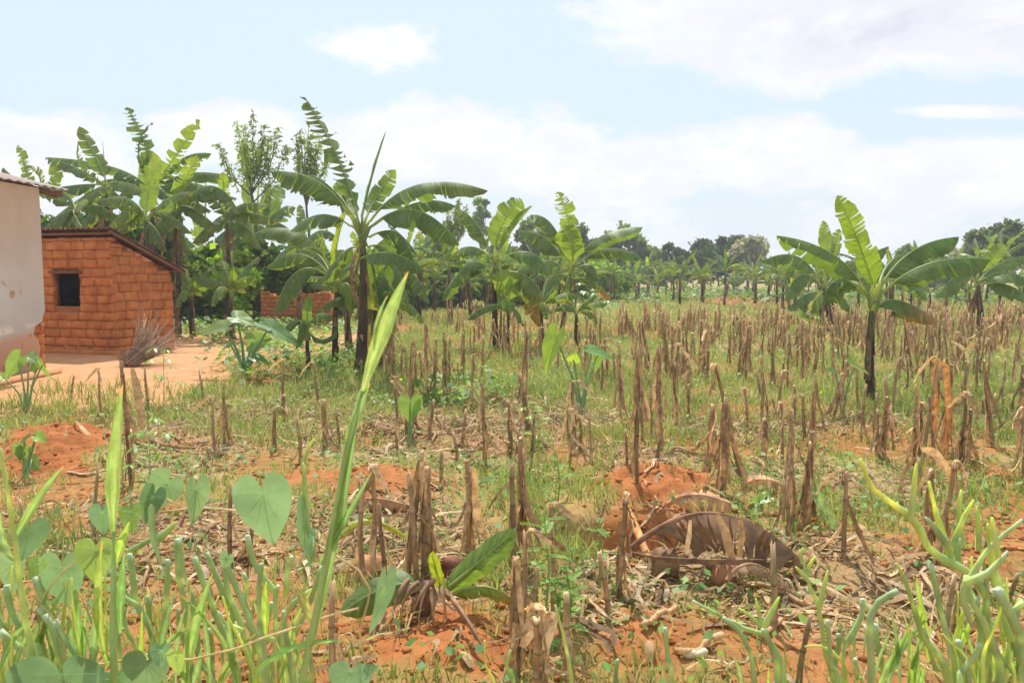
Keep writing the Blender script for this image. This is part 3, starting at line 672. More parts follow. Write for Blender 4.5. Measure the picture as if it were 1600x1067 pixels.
def stem_build(root, base, top, r0, r1, rng, skirt=True):
    mb = MB(); n = 12; d = top-base; bend = Vector((rng.uniform(-.04, .04), rng.uniform(-.04, .04), 0)); cs = []
    pts = []; rad = []
    for i in range(n+1):
        t = i/n; pts.append(base+d*t+bend*math.sin(t*PI)); rad.append((r0*(1-t)+r1*t)*(1.25 if i == 0 else 1)*rng.uniform(.94, 1.06))
        g = t**6; cs.append((.8+2.2*g, .8+4.6*g, .8+1.8*g))
    mb.tube(pts, rad, 12, True, cs, .07, rng); mb.build('pseudostem', M['pseudo'], root)
    sh = MB()                                                   # flaking dry sheaths round the stem
    for q in range(rng.randint(5, 8)):
        t = rng.uniform(.05, .75); a = rng.uniform(0, 2*PI); w = rng.uniform(.35, .8); hh = rng.uniform(.18, .45)*d.length; rr = (r0*(1-t)+r1*t)
        g = rng.uniform(.6, 1.4); rows = []
        for i in range(6):
            s = i/5; z = base+d*t+bend*math.sin(t*PI)-d*(s*hh/d.length)*(1 if t*d.length > s*hh else 0)
            rows.append([sh.add(z+Vector((math.cos(a+w*k), math.sin(a+w*k), 0))*rr*(1.08+.35*s*s+rng.uniform(-.05, .08)), (g, g, g)) for k in (-1, -.3, .3, 1)])
        for i in range(5):
            for j in range(3): sh.f.append((rows[i][j], rows[i][j+1], rows[i+1][j+1], rows[i+1][j]))
    sh.build('dry_sheath', M['deadleaf'], root)
def dead_leaf(root, top, rng, L=.8, az=None, w=.12, name='dead_leaf'):
    az = rng.uniform(0, 2*PI) if az is None else az; d = Vector((math.cos(az), math.sin(az), 0))
    mb = MB(); p0 = top; pm = top+d*rng.uniform(.10, .22)*L-Vector((0, 0, .42*L)); p1 = top+d*rng.uniform(.05, .16)*L-Vector((0, 0, L))
    leaf_mesh(mb, p0, pm, p1, w, d, 1.5, 5, rng, .1, (1, 1, 1), 0, 14, .2, .008, 1, 1); mb.c = [(rng_c,)*3 for rng_c in [1.0]*len(mb.c)]
    g = rng.uniform(.7, 1.4); mb.c = [(g, g*.95, g*.9)]*len(mb.c)
    mb.build(name, M['deadleaf'], root)
def hero(label, base_px, crown_px, leaves, seed, r0=.075, r1=.04, dead=3, group=None, gen=0, name='banana_plant', Yoff=0, scale_px=None, deadL=.8):
    rng = random.Random(seed); b = G(*base_px); Y = b.y; top = P(crown_px[0], crown_px[1], Y)
    root = empty(name, b); tag(root, label, 'banana plant', group); O = b
    stem_build(root, Vector((0, 0, -.03)), top-O, r0, r1, rng)
    for lf in leaves:
        (x0, y0, xm, ym, xt, yt, wpx, dm, dt, face, tears, tint, brown) = (list(lf)+[0]*13)[:13] if len(lf) < 13 else lf
        tint = tint or 1; tt = {1: (1, 1, 1), 2: (1.55, 1.45, .7), 3: (1.3, 1.25, .9), 4: (.8, .85, .9), 5: (2.3, 1.9, .8), 6: (3.6, 1.3, .7)}[tint]
        p0 = P(x0, y0, Y)-O; pm = P(xm, ym, Y+dm)-O; p1 = P(xt, yt, Y+dt)-O; w = wpx/F*Y*1.3
        # the petiole starts on the crown
        up = {'h': (0, 0, 1), 'c': (0.1, -1, .25), 'r': (.8, -.6, .3), 'l': (-.8, -.6, .3), 'e': (1, .15, 0), 'b': (.2, 1, .2)}[face]
        dr = {'h': 1.0, 'c': .22, 'r': .3, 'l': .3, 'e': .25, 'b': .2}[face]
        mb = MB(); leaf_mesh(mb, p0, pm, p1, w*(1.1 if face == 'h' else 1), up, dr*rng.uniform(.85, 1.15), tears, rng, .12, tt, brown, 28, .02, .016, 1, 1 if tears > 9 else .12)
        pb = top-O; pbl = pb+Vector((rng.uniform(-.03, .03), rng.uniform(-.03, .03), -.12))
        mb.tube([pbl, pb*.4+p0*.6, p0], [.03, .022, .016], 6, False, (2.9, 2.1, 2.0)); k0 = len(mb.uv)-18
        for q in range(k0, len(mb.uv)): mb.uv[q] = (.5, 0, 0)
        mb.build('leaf', M['banana'], root)
    for i in range(dead): dead_leaf(root, top-O-Vector((0, 0, rng.uniform(.05, .35))), rng, deadL*rng.uniform(.7, 1.2))
    return root
# leaf rows: x0,y0, xm,ym, xt,yt, width px, depth mid, depth tip, facing, tears, tint, brown
hero('lone banana plant at right with a tall torn yellow-green upright leaf', (1362, 628), (1366, 470), [
    (1366, 462, 1345, 390, 1308, 306, 36, 0, .1, 'l', 7, 2, 0), (1352, 455, 1300, 396, 1214, 368, 46, -.1, -.2, 'h', 3), (1352, 460, 1310, 436, 1284, 476, 44, .1, .1, 'h', 2),
    (1375, 450, 1425, 392, 1498, 370, 46, .2, .3, 'h', 2), (1380, 455, 1455, 410, 1546, 406, 52, -.25, -.4, 'h', 2), (1366, 490, 1400, 468, 1466, 502, 46, -.1, -.1, 'h', 2, 1, .9),
    (1375, 440, 1395, 405, 1430, 392, 30, .4, .7, 'h', 2), (1350, 452, 1330, 440, 1300, 452, 30, .5, .9, 'h', 2)], 1, .058, .036, 1, deadL=.4)
hero('tallest banana plant left of centre with a long ragged upright leaf', (560, 590), (566, 365), [
    (560, 345, 530, 250, 476, 152, 44, .1, .2, 'r', 16, 1, .1), (566, 340, 580, 285, 603, 207, 13, 0, .1, 'e', 0, 4), (572, 340, 590, 305, 618, 266, 26, .3, .4, 'c', 4, 3), (578, 345, 655, 288, 762, 298, 46, -.2, -.3, 'h', 5, 1, .15),
    (582, 352, 650, 328, 718, 382, 52, -.4, -.5, 'h', 4), (545, 335, 495, 282, 424, 268, 50, -.2, -.3, 'h', 8), (548, 330, 515, 290, 482, 272, 36, .4, .7, 'h', 5), (585, 350, 655, 315, 712, 322, 34, .5, .7, 'h', 3),
    (576, 370, 622, 364, 648, 415, 38, .2, .2, 'h', 3), (548, 352, 500, 335, 455, 360, 40, .5, .8, 'h', 4), (553, 350, 540, 310, 525, 285, 26, .4, .5, 'c', 3, 3), (560, 405, 610, 395, 662, 422, 34, -.5, -.8, 'h', 2), (574, 385, 612, 400, 640, 478, 44, .3, .4, 'h', 3), (556, 385, 530, 400, 500, 440, 36, .4, .6, 'h', 3), (568, 390, 585, 430, 592, 520, 36, .3, .3, 'h', 4, 1, .3)], 2, .075, .045, 4, 'clump of banana plants left of centre')
hero('banana plant whose leaves droop over the stem, right of the tallest central one', (592, 578), (590, 440), [
    (590, 435, 622, 398, 664, 424, 36, -.1, -.2, 'h', 2), (594, 440, 640, 425, 672, 475, 34, .1, .1, 'h', 3), (588, 442, 606, 440, 616, 520, 34, -.2, -.2, 'h', 3), (586, 440, 570, 435, 556, 500, 32, .2, .2, 'h', 3), (590, 438, 596, 405, 606, 372, 22, .1, .2, 'c', 3, 3), (584, 440, 560, 410, 530, 425, 32, .3, .5, 'h', 2), (588, 445, 580, 470, 585, 555, 26, .1, .0, 'h', 5, 1, .6)], 14, .06, .04, 4, 'clump of banana plants left of centre')
hero('banana plant with a rolled pale new leaf, left in the central pair', (524, 575), (527, 445), [
    (526, 440, 528, 380, 552, 306, 28, -.1, -.2, 'e', 0, 5), (515, 415, 465, 362, 398, 364, 40, -.2, -.3, 'h', 1), (512, 425, 465, 396, 416, 418, 36, .2, .2, 'h', 2), (512, 430, 462, 425, 428, 492, 44, -.2, -.3, 'h', 3),
    (536, 435, 578, 422, 602, 476, 40, -.1, -.2, 'h', 2), (530, 450, 545, 446, 548, 492, 26, -.3, -.4, 'h', 1, 3), (532, 445, 600, 420, 640, 470, 36, .5, .8, 'h', 2), (520, 440, 500, 400, 470, 385, 30, .5, .8, 'h', 3)], 3, .055, .035, 1, 'clump of banana plants left of centre')
hero('banana plant with dark stem and leaf folded upward, centre of the field', (776, 545), (773, 410), [
    (772, 398, 785, 350, 815, 312, 34, .1, .2, 'c', 5, 2), (778, 398, 800, 362, 832, 322, 34, -.1, -.1, 'e', 2, 3), (766, 398, 745, 350, 716, 326, 36, 0, 0, 'h', 4), (782, 405, 830, 395, 860, 430, 34, -.2, -.2, 'h', 3),
    (785, 425, 825, 432, 852, 470, 40, -.3, -.4, 'h', 3, 1, .2), (768, 425, 735, 410, 702, 450, 34, .1, .1, 'h', 2), (790, 430, 830, 450, 845, 512, 38, .2, .2, 'h', 4, 1, .9), (764, 430, 720, 425, 690, 470, 30, .5, .7, 'h', 2), (768, 400, 735, 385, 716, 400, 30, .6, .8, 'h', 4), (780, 405, 790, 460, 800, 470, 30, -.3, -.3, 'h', 2, 3)], 4, .06, .035, 2, 'banana plants across the middle of the field')
hero('banana plant with a tattered pale upright leaf, right of the centre one', (876, 522), (892, 420), [
    (893, 400, 890, 350, 872, 300, 26, 0, 0, 'c', 12, 2, .1), (895, 415, 893, 385, 880, 355, 34, -.2, -.3, 'c', 1, 2), (886, 405, 862, 350, 828, 336, 34, 0, 0, 'h', 6), (900, 405, 945, 366, 1004, 355, 34, -.1, -.2, 'h', 1),
    (902, 412, 950, 388, 1002, 402, 34, .2, .2, 'h', 2), (898, 420, 925, 415, 935, 440, 32, -.2, -.3, 'h', 2), (882, 420, 845, 405, 805, 425, 34, 0, 0, 'h', 3), (886, 430, 860, 435, 848, 470, 34, -.2, -.2, 'h', 2), (884, 412, 850, 370, 812, 362, 34, .6, .9, 'h', 4), (895, 435, 930, 440, 955, 470, 22, .3, .3, 'h', 2, 1, .9), (890, 430, 885, 450, 893, 480, 24, -.2, -.2, 'h', 2, 3, .6)], 5, .055, .035, 3, 'banana plants across the middle of the field')
hero('banana plant with lit drooping leaves just right of the shed', (322, 492), (320, 402), [
    (322, 395, 322, 345, 323, 272, 10, 0, 0, 'e', 0, 5), (316, 395, 310, 350, 296, 298, 14, .1, .2, 'c', 1, 3), (314, 398, 275, 370, 228, 405, 44, -.1, -.2, 'h', 2, 3), (314, 400, 280, 385, 252, 408, 40, -.3, -.4, 'h', 3), (326, 395, 370, 352, 430, 362, 38, 0, 0, 'h', 3, 3),
    (326, 398, 365, 372, 412, 398, 40, -.2, -.3, 'h', 2, 3), (326, 402, 365, 392, 385, 455, 40, -.4, -.5, 'h', 2), (316, 402, 290, 405, 280, 440, 30, .4, .5, 'h', 2), (326, 402, 345, 420, 350, 450, 30, .3, .4, 'h', 2)], 6, .075, .04, 2, 'banana plants behind the shed')
hero('banana plant standing second from the shed with narrow upright leaves', (400, 492), (403, 360), [
    (403, 350, 404, 315, 407, 272, 9, 0, 0, 'e', 0, 5), (400, 350, 390, 320, 381, 284, 16, .1, .2, 'c', 3, 3), (406, 350, 413, 320, 421, 286, 16, .1, .2, 'c', 2, 3), (396, 352, 370, 325, 360, 308, 26, .2, .3, 'h', 4), (408, 352, 430, 318, 440, 290, 26, .2, .4, 'r', 5),
    (408, 356, 440, 325, 462, 325, 32, -.1, -.1, 'h', 3), (398, 356, 360, 335, 330, 350, 38, -.2, -.3, 'h', 3), (398, 360, 365, 355, 335, 375, 38, -.3, -.4, 'h', 3), (410, 360, 440, 350, 465, 380, 34, .1, .1, 'h', 3), (398, 365, 385, 375, 370, 420, 38, -.2, -.3, 'h', 2), (410, 365, 450, 365, 478, 400, 34, .5, .6, 'h', 3)], 7, .075, .04, 3, 'banana plants behind the shed')
hero('small banana plant with a green stem in front of the broken wall', (484, 585), (480, 520), [
    (480, 515, 480, 490, 484, 462, 14, 0, 0, 'c', 0, 3), (478, 510, 460, 500, 440, 520, 22, 0, 0, 'h', 0), (482, 508, 500, 490, 520, 495, 20, -.1, -.1, 'h', 0), (482, 518, 505, 530, 525, 515, 14, 0, .1, 'h', 0, 4), (476, 515, 470, 505, 462, 545, 18, -.2, -.2, 'h', 0)], 8, .04, .022, 0)
hero('slim banana sucker with pale yellow leaves beside the centre plant', (795, 548), (794, 480), [
    (794, 475, 798, 450, 806, 425, 22, 0, 0, 'c', 0, 2), (792, 475, 785, 440, 780, 425, 26, -.1, -.1, 'c', 0, 2), (796, 478, 812, 490, 815, 510, 14, 0, 0, 'h', 0), (792, 478, 760, 478, 730, 500, 16, 0, 0, 'h', 0)], 9, .035, .02, 0)
hero('banana plant at the right edge with a dark bundle of dead leaves', (1535, 520), (1527, 440), [
    (1527, 432, 1548, 405, 1572, 384, 22, 0, 0, 'c', 2, 3), (1524, 438, 1495, 430, 1465, 465, 34, -.1, -.2, 'h', 3), (1532, 438, 1570, 425, 1612, 440, 36, -.3, -.5, 'h', 3), (1520, 438, 1490, 405, 1450, 400, 30, .4, .6, 'h', 4), (1530, 438, 1560, 412, 1600, 400, 30, .4, .6, 'h', 4), (1530, 445, 1575, 445, 1610, 470, 32, -.2, -.3, 'h', 3)], 10, .09, .05, 12, 'banana plants at the right behind the stubble', deadL=1.1)
hero('leaning banana plant left behind the lone right one, with a bright yellow leaf', (1300, 520), (1288, 450), [
    (1286, 438, 1294, 400, 1286, 345, 22, 0, 0, 'c', 8, 3), (1290, 438, 1300, 400, 1312, 358, 18, .1, .1, 'c', 6, 1), (1280, 442, 1245, 400, 1190, 408, 36, 0, 0, 'h', 6), (1284, 445, 1250, 430, 1225, 470, 34, -.2, -.3, 'h', 3), (1282, 455, 1255, 462, 1230, 485, 24, -.2, -.3, 'h', 1), (1288, 455, 1276, 470, 1285, 500, 18, -.3, -.3, 'h', 0, 2), (1295, 440, 1330, 410, 1388, 385, 30, .3, .5, 'h', 8), (1292, 450, 1310, 455, 1335, 490, 22, 0, 0, 'h', 1), (1284, 455, 1250, 480, 1290, 500, 20, .3, .4, 'h', 3)], 11, .10, .06, 6, 'banana plants at the right behind the stubble')
hero('banana plant with two raised leaf blades standing over the right-hand pale tree', (1395, 505), (1392, 440), [
    (1392, 435, 1375, 405, 1348, 385, 26, 0, 0, 'h', 5), (1392, 435, 1420, 395, 1450, 400, 28, 0, 0, 'h', 4), (1394, 436, 1440, 405, 1480, 400, 28, .3, .4, 'h', 4), (1388, 440, 1360, 430, 1340, 460, 28, .2, .2, 'h', 3), (1396, 442, 1430, 440, 1450, 470, 28, .2, .2, 'h', 3)], 13, .09, .05, 5, 'banana plants at the right behind the stubble')

# tall cluster behind the shed: (crown px, crown py, distance, seed, leaves in px)
def far_hero(label, Y, crown, leaves, seed, group, dead=3, r0=.085):
    x = P(crown[0], 430, Y).x; b = Vector((x, Y, float(hgt(x, Y)))); rng = random.Random(seed)
    root = empty('banana_plant', b); tag(root, label, 'banana plant', group); top = P(crown[0], crown[1], Y)-b
    stem_build(root, Vector((0, 0, -.05)), top, r0, r0*.55, rng)
    for i, lf in enumerate(leaves):
        xm, ym, xt, yt, wpx, face, tears, tint = lf; tt = {1: (1, 1, 1), 2: (1.6, 1.5, .7), 3: (1.3, 1.25, .9), 5: (2.3, 1.9, .8)}[tint]
        dm = rng.uniform(-.5, .5); p0 = top+Vector((rng.uniform(-.05, .05), 0, .03)); pm = P(xm, ym, Y+dm)-b; p1 = P(xt, yt, Y+dm*1.7)-b; wpx *= 1.15
        up = {'h': (0, 0, 1), 'c': (0.1, -1, .25), 'r': (.8, -.6, .3), 'l': (-.8, -.6, .3), 'e': (1, .15, 0)}[face]; dr = {'h': 1.0, 'c': .22, 'r': .3, 'l': .3, 'e': .25}[face]
        mb = MB(); leaf_mesh(mb, p0, pm, p1, wpx/F*Y, up, dr*rng.uniform(.85, 1.15), tears, rng, .13, tt, .1, 22, .02, .018, 1, 1 if tears > 8 else .3); mb.build('leaf', M['banana'], root)
    for i in range(dead): dead_leaf(root, top-Vector((0, 0, rng.uniform(.05, .5))), rng, rng.uniform(.8, 1.4), None, .2)
BG = 'banana plants behind the shed'
far_hero('tall banana plant behind the shed whose torn leaf reaches highest', 20.5, (238, 300), [(228, 230, 198, 168, 30, 'r', 14, 1), (215, 235, 238, 192, 30, 'l', 14, 1), (262, 262, 312, 188, 26, 'r', 9, 3), (180, 262, 75, 246, 34, 'h', 7, 1), (280, 250, 330, 240, 30, 'h', 5, 1), (300, 270, 372, 280, 34, 'h', 4, 1), (232, 265, 240, 238, 34, 'c', 2, 2), (205, 290, 170, 330, 36, 'h', 4, 1), (275, 300, 330, 330, 40, 'h', 4, 1), (290, 285, 340, 300, 36, 'h', 5, 1), (200, 280, 150, 285, 34, 'h', 4, 1)], 21, BG)
far_hero('banana plant behind the shed with one leaf raised to a point', 19.5, (165, 290), [(150, 245, 124, 198, 28, 'r', 5, 3), (128, 262, 122, 220, 18, 'l', 9, 1), (120, 262, 72, 246, 30, 'h', 7, 1), (110, 290, 60, 300, 38, 'h', 4, 1), (190, 310, 215, 340, 34, 'h', 3, 3), (125, 310, 85, 340, 38, 'h', 3, 1), (195, 285, 230, 300, 36, 'h', 5, 1), (150, 320, 120, 355, 34, 'h', 3, 1)], 22, BG)
far_hero('banana plant behind the left end of the shed, lowest of the cluster', 18.8, (118, 330), [(122, 320, 132, 322, 24, 'c', 1, 2), (100, 300, 60, 290, 30, 'h', 4, 1), (150, 320, 190, 345, 34, 'h', 3, 1), (95, 335, 60, 365, 34, 'h', 3, 1), (145, 300, 175, 290, 30, 'h', 5, 1), (125, 350, 150, 380, 30, 'h', 3, 3), (100, 350, 82, 380, 34, 'h', 3, 1)], 23, BG)
far_hero('banana plant showing over the roof edge of the plastered house', 21, (55, 310), [(40, 262, 27, 228, 18, 'c', 9, 2), (62, 280, 45, 262, 20, 'l', 7, 3), (85, 285, 80, 255, 20, 'c', 3, 2), (35, 290, 5, 262, 24, 'h', 4, 1), (80, 300, 110, 320, 34, 'h', 3, 1), (40, 310, 10, 330, 34, 'h', 3, 1)], 24, BG)
far_hero('banana plant behind the shed roof with a bright yellow-green young leaf', 18.2, (228, 345), [(232, 300, 242, 245, 30, 'c', 5, 2), (205, 325, 165, 360, 36, 'h', 3, 3), (255, 330, 300, 365, 38, 'h', 3, 1), (215, 330, 178, 365, 36, 'h', 2, 3), (262, 310, 300, 300, 34, 'h', 3, 1), (200, 310, 150, 315, 34, 'h', 3, 1), (245, 360, 262, 395, 30, 'h', 2, 1)], 25, BG)
far_hero('banana plant filling the gap between shed roof and the lit drooping plant', 19.4, (275, 330), [(285, 290, 310, 245, 26, 'r', 7, 3), (305, 300, 370, 310, 36, 'h', 3, 1), (300, 325, 345, 360, 38, 'h', 3, 1), (255, 300, 215, 285, 30, 'h', 3, 1), (280, 350, 300, 400, 38, 'h', 3, 1), (250, 345, 225, 380, 36, 'h', 3, 1), (330, 290, 375, 335, 40, 'h', 4, 1)], 26, BG)
far_hero('banana plant between the tall feathery trees, leaves spread low', 20.0, (355, 350), [(340, 315, 300, 300, 30, 'h', 4, 1), (375, 320, 420, 320, 34, 'h', 4, 1), (350, 300, 348, 270, 16, 'c', 3, 3), (330, 350, 300, 380, 38, 'h', 3, 1), (380, 350, 410, 390, 38, 'h', 3, 1), (365, 330, 440, 345, 34, 'h', 3, 1)], 27, BG)
far_hero('dark banana plant standing behind the broken brick wall', 22.5, (470, 390), [(440, 350, 405, 345, 30, 'h', 3, 1), (500, 360, 530, 375, 30, 'h', 3, 1), (470, 350, 468, 320, 14, 'c', 3, 3), (445, 390, 420, 420, 34, 'h', 3, 1), (495, 390, 520, 420, 34, 'h', 3, 1), (460, 370, 430, 375, 30, 'h', 3, 1)], 28, BG)

# generic plants for the rows farther back
def gen_leaf(mb, top, az, e0, L, w, rng, tint, tears, e1=-1.0):
    d = Vector((math.cos(az), math.sin(az), 0)); p = top.copy(); pts = [p.copy()]; n = 10
    for i in range(n):
        e = e0+(e1-e0)*((i+.5)/n)**1.3; p = p+(d*math.cos(e)+Vector((0, 0, math.sin(e))))*L/n; pts.append(p.copy())
    leaf_mesh(mb, pts[0], pts[5], pts[-1], w, (0, 0, 1) if e0 < 1.25 else d*-1, 1.0 if e0 < 1.25 else .3, tears, rng, .13, tint, .25*(rng.random() < .3), 12, .02, .016, 1, .5)
def gen_banana(seed, ht, nl, L):
    rng = random.Random(seed); root = empty('banana_plant', (0, 0, 0)); top = Vector((rng.uniform(-.1, .1), rng.uniform(-.1, .1), ht)); stem_build(root, Vector((0, 0, -.1)), top, .08, .045, rng)
    for i in range(nl):
        mb = MB(); t = i/nl; e0 = 1.35-1.0*t+rng.uniform(-.1, .1); e1 = .9-2.4*t+rng.uniform(-.3, .3)
        gen_leaf(mb, top, i*2.4+rng.uniform(-.4, .4), e0, L*rng.uniform(.75, 1.1)*(.7 if i == 0 else 1), .42*rng.uniform(.8, 1.1), rng, [(1, 1, 1), (1.3, 1.2, .9), (2, 1.7, .7)][0 if rng.random() < .6 else rng.randint(1, 2)], rng.randint(2, 7), e1); mb.build('leaf', M['banana'], root)
    for i in range(4): dead_leaf(root, top-Vector((0, 0, rng.uniform(.05, .4))), rng, ht*rng.uniform(.3, .6), None, .2)
    return root
protos = [gen_banana(101, 1.6, 9, 1.5), gen_banana(102, 1.9, 10, 1.6), gen_banana(103, 1.35, 8, 1.3), gen_banana(104, 2.1, 9, 1.7), gen_banana(105, 1.0, 7, 1.1)]
used = set()
def place_banana(px, Y, pi, sc, rz, label, group):
    pr = protos[pi]
    if pi not in used: o = pr; used.add(pi)
    else: o = copy_tree(pr)
    x = P(px, 430, Y).x; o.location = (x, Y, float(hgt(x, Y))); o.rotation_euler = (0, 0, rz); o.scale = (sc, sc, sc); o['label'] = label; o['category'] = 'banana plant'; o['group'] = group
gr = random.Random(55)
# recognisable ones in the far row, then the mass behind them
for px, Y, pi, sc, lb in ((1064, 41, 1, .85, 'far banana plant with a bent brown stem, first of the row before the dark trees'), (1132, 38.5, 3, .82, 'far banana plant under the middle of the dark tree group, thickest stem'), (1097, 43, 0, .9, 'far banana plant with a bright patch, between its two taller neighbours below the dark trees'),
                          (998, 44, 2, .8, 'far stunted banana plant with a grey stem in front of the yellowish woodland'), (1052, 46, 0, .9, 'slender far banana plant just left of the bent brown stem'), (1180, 43, 2, 1.0, 'far low banana plant below the pale tree'), (1225, 34, 0, .85, 'banana plant at the left foot of the leaning right-hand plant'),
                          (680, 33, 2, 1.0, 'young banana plant on the grass edge right of the central clump'), (655, 27, 3, .95, 'banana plant right behind the central clump with drooping leaves'), (705, 26, 1, .95, 'banana plant with a browned leaf left of the folded-leaf plant'), (735, 29, 0, 1.0, 'banana plant in the shade left of the folded-leaf plant'), (622, 29, 1, 1.0, 'banana plant hidden behind the central clump stems')):
    place_banana(px, Y, pi, sc, gr.uniform(0, 6.28), lb, 'banana plants of the far rows')
for px, Y, pi, sc, lb in ((362, 18.5, 4, 1.1, 'low banana plant between the two lit stems right of the shed'), (300, 19.5, 4, 1.0, 'low banana plant at the right corner behind the shed'),
                          (590, 12.9, 4, .95, 'low sucker close behind the tallest central banana stem'), (850, 16.5, 4, .85, 'low sucker left of the tattered-leaf banana'), (905, 16.8, 4, .7, 'low sucker right of the tattered-leaf banana stem'), (545, 15.0, 2, .9, 'banana plant half hidden behind the central pair')):
    place_banana(px, Y, pi, sc, gr.uniform(0, 6.28), lb, 'low banana plants among the taller ones')
for i in range(26):
    place_banana(955+i*11.5+gr.uniform(-8, 8), gr.uniform(44, 78), gr.randint(0, 4), gr.uniform(.55, 1.1), gr.uniform(0, 6.28), 'distant banana plant in the mass below the dark trees', 'distant banana plants below the dark trees')
for i in range(34):
    place_banana(1210+i*12.5+gr.uniform(-9, 9), gr.uniform(27, 54), gr.randint(0, 4), gr.uniform(.65, 1.15), gr.uniform(0, 6.28), 'banana plant in the backdrop rows at the right behind the stubble', 'banana plants of the right backdrop')
for i in range(16):
    place_banana(590+i*19+gr.uniform(-8, 8), gr.uniform(28, 40), gr.randint(0, 4), gr.uniform(.75, 1.0), gr.uniform(0, 6.28), 'banana plant in the green thicket behind the central plants', 'banana plants of the central thicket')
for i in range(9):
    place_banana(300+i*32+gr.uniform(-8, 8), gr.uniform(24.5, 28), gr.randint(0, 4), gr.uniform(.9, 1.15), gr.uniform(0, 6.28), 'banana plant in the shaded grove right of the shed', 'banana plants of the shaded grove')
for k_ in range(5):
    if k_ not in used: place_banana(1590, 60, k_, 1, 0, 'distant banana plant at the far right edge', 'banana plants of the right backdrop')
# ------------------------------------------------------------------ trees and shrubs
def leafcloud(pts, size, rr, asp=.35, droop=0., jit=.0):
    m = len(pts); d = rr.randn(m, 3); d[:, 2] -= droop*1.5; d /= np.linalg.norm(d, axis=1)[:, None]+1e-9
    s = np.cross(d, rr.randn(m, 3)); s /= np.linalg.norm(s, axis=1)[:, None]+1e-9
    sz = (size*(.6+.8*rr.rand(m)))[:, None]
    return np.stack([pts, pts+d*sz*.5+s*sz*asp, pts+d*sz, pts+d*sz*.5-s*sz*asp], 1).reshape(-1, 3)
def tree(name, label, px, Y, top_py, w_px, seed, kind='round', col=(1, 1, 1), nc=26, nl=260, ls=.22, trunk_frac=.3, group=None, bot_py=None, cat='tree', asp=.35, spread=1.0, zfun=None):
    rng = random.Random(seed); rr = np.random.RandomState(seed); x = P(px, 430, Y).x; z0 = float(hgt(x, Y)); Hh = P(px, top_py, Y).z-z0; Wd = w_px/F*Y/2
    root = empty(name, (x, Y, z0)); tag(root, label, cat, group)
    tr = MB(); cf = trunk_frac; ax = Vector((rng.uniform(-.1, .1)*Wd, 0, Hh*.85)); r0 = max(.04, Hh*(.012 if kind == 'feather' else .018))
    def tk(t): return Vector((ax.x*t+math.sin(t*5+seed)*Hh*.012, math.cos(t*4+seed)*Hh*.012, Hh*.85*t))
    tr.tube([tk(i/8) for i in range(9)], [r0*(1-.8*i/8) for i in range(9)], 7)
    P_ = []; CC = []
    for i in range(nc):
        if kind == 'feather':
            a = i*2.4+rng.uniform(-.3, .3); q = (i+.5)/nc; h0 = cf*rng.uniform(.92, 1.05); L = Wd*(.45+.6*rng.random())*(1.1-.5*q); tip = Vector((math.cos(a)*L, math.sin(a)*L*.8, Hh*(cf+(1-cf)*(.45+.55*(q*.6+.4*rng.random())))))
            if i == 0: tip = Vector((0, 0, Hh))
        else:
            u = rng.uniform(-1, 1); a = rng.uniform(0, 2*PI); r = rng.random()**.4; zc = cf+(1-cf)*.5+(1-cf)*.5*u*r*.92; rad = math.sqrt(max(0, 1-u*u))*r; tip = Vector((math.cos(a)*rad*Wd*spread, math.sin(a)*rad*Wd*.8, Hh*zc)); h0 = max(.12, zc*.55)
        s = tk(min(1, h0/.85)); md = s*.5+tip*.5+Vector((0, 0, -Hh*.03 if kind != 'feather' else -Hh*.02)); r1 = r0*(.45 if kind != 'feather' else .35)
        md = s*.55+tip*.45+Vector(((tip.x-s.x)*.18, 0, -.02*Hh)) if kind == 'feather' else md
        tr.tube([s, md, tip], [r1, r1*.6, r1*.2], 5, False)
        if kind == 'feather':
            t = rr.rand(nl)**.7; sc_ = np.array(s*.45+md*.55); c = np.outer((1-t)**2, sc_)+np.outer(2*t*(1-t), np.array(md))+np.outer(t*t, np.array(tip)); pp = c+rr.randn(nl, 3)*Hh*.012*(1.3-.8*t[:, None])
        else:
            cr = Wd*rng.uniform(.13, .27); pp = np.array(tip)+rr.randn(nl, 3)*cr*np.array([.62, .62, .5])
        P_.append(pp); g = rng.uniform(.65, 1.4); CC.append(np.ones((len(pp)*4, 3))*np.array(col)*g)
    P_ = np.concatenate(P_); C = np.concatenate(CC)*np.repeat(.7+.6*rr.rand(len(P_), 1), 4, axis=0)
    V = leafcloud(P_, ls, rr, asp, .5 if kind == 'feather' else .1)
    tr.build('trunk', M['bark'], root); cr = link('crown', mesh_arrays('crown', V, np.arange(len(V)).reshape(-1, 4), M['tree'], C), root); kid(root, cr); return root
FT = 'slender feathery trees above the bananas'
tree('feathery_tree', 'slender tree with feathery upright branches above the second plant from the shed', 402, 27, 178, 118, 31, 'feather', (2.7, 2.5, 1.8), 11, 200, .17, .62, FT, asp=.16)
tree('feathery_tree', 'slender feathery tree partly behind the long ragged banana leaf', 487, 28, 192, 90, 32, 'feather', (2.5, 2.3, 1.8), 9, 170, .17, .62, FT, asp=.16)
tree('dead_pole', 'thin bare pole sticking up from the bananas behind the shed', 169, 23, 222, 6, 33, 'feather', (1, 1, 1), 1, 4, .05, .9, None, cat='pole')
tree('feathery_tree', 'small feathery tree to the left of the pale eucalyptus', 716, 48, 312, 56, 34, 'feather', (2.2, 1.9, 1.5), 8, 110, .24, .6, FT, asp=.2)
tree('eucalyptus_tree', 'small pale eucalyptus with a loose grey crown', 752, 75, 308, 32, 35, 'round', (1.9, 2.1, 1.9), 12, 110, .35, .55, None)
TB = 'trees along the far edge of the field'
k_ = 0
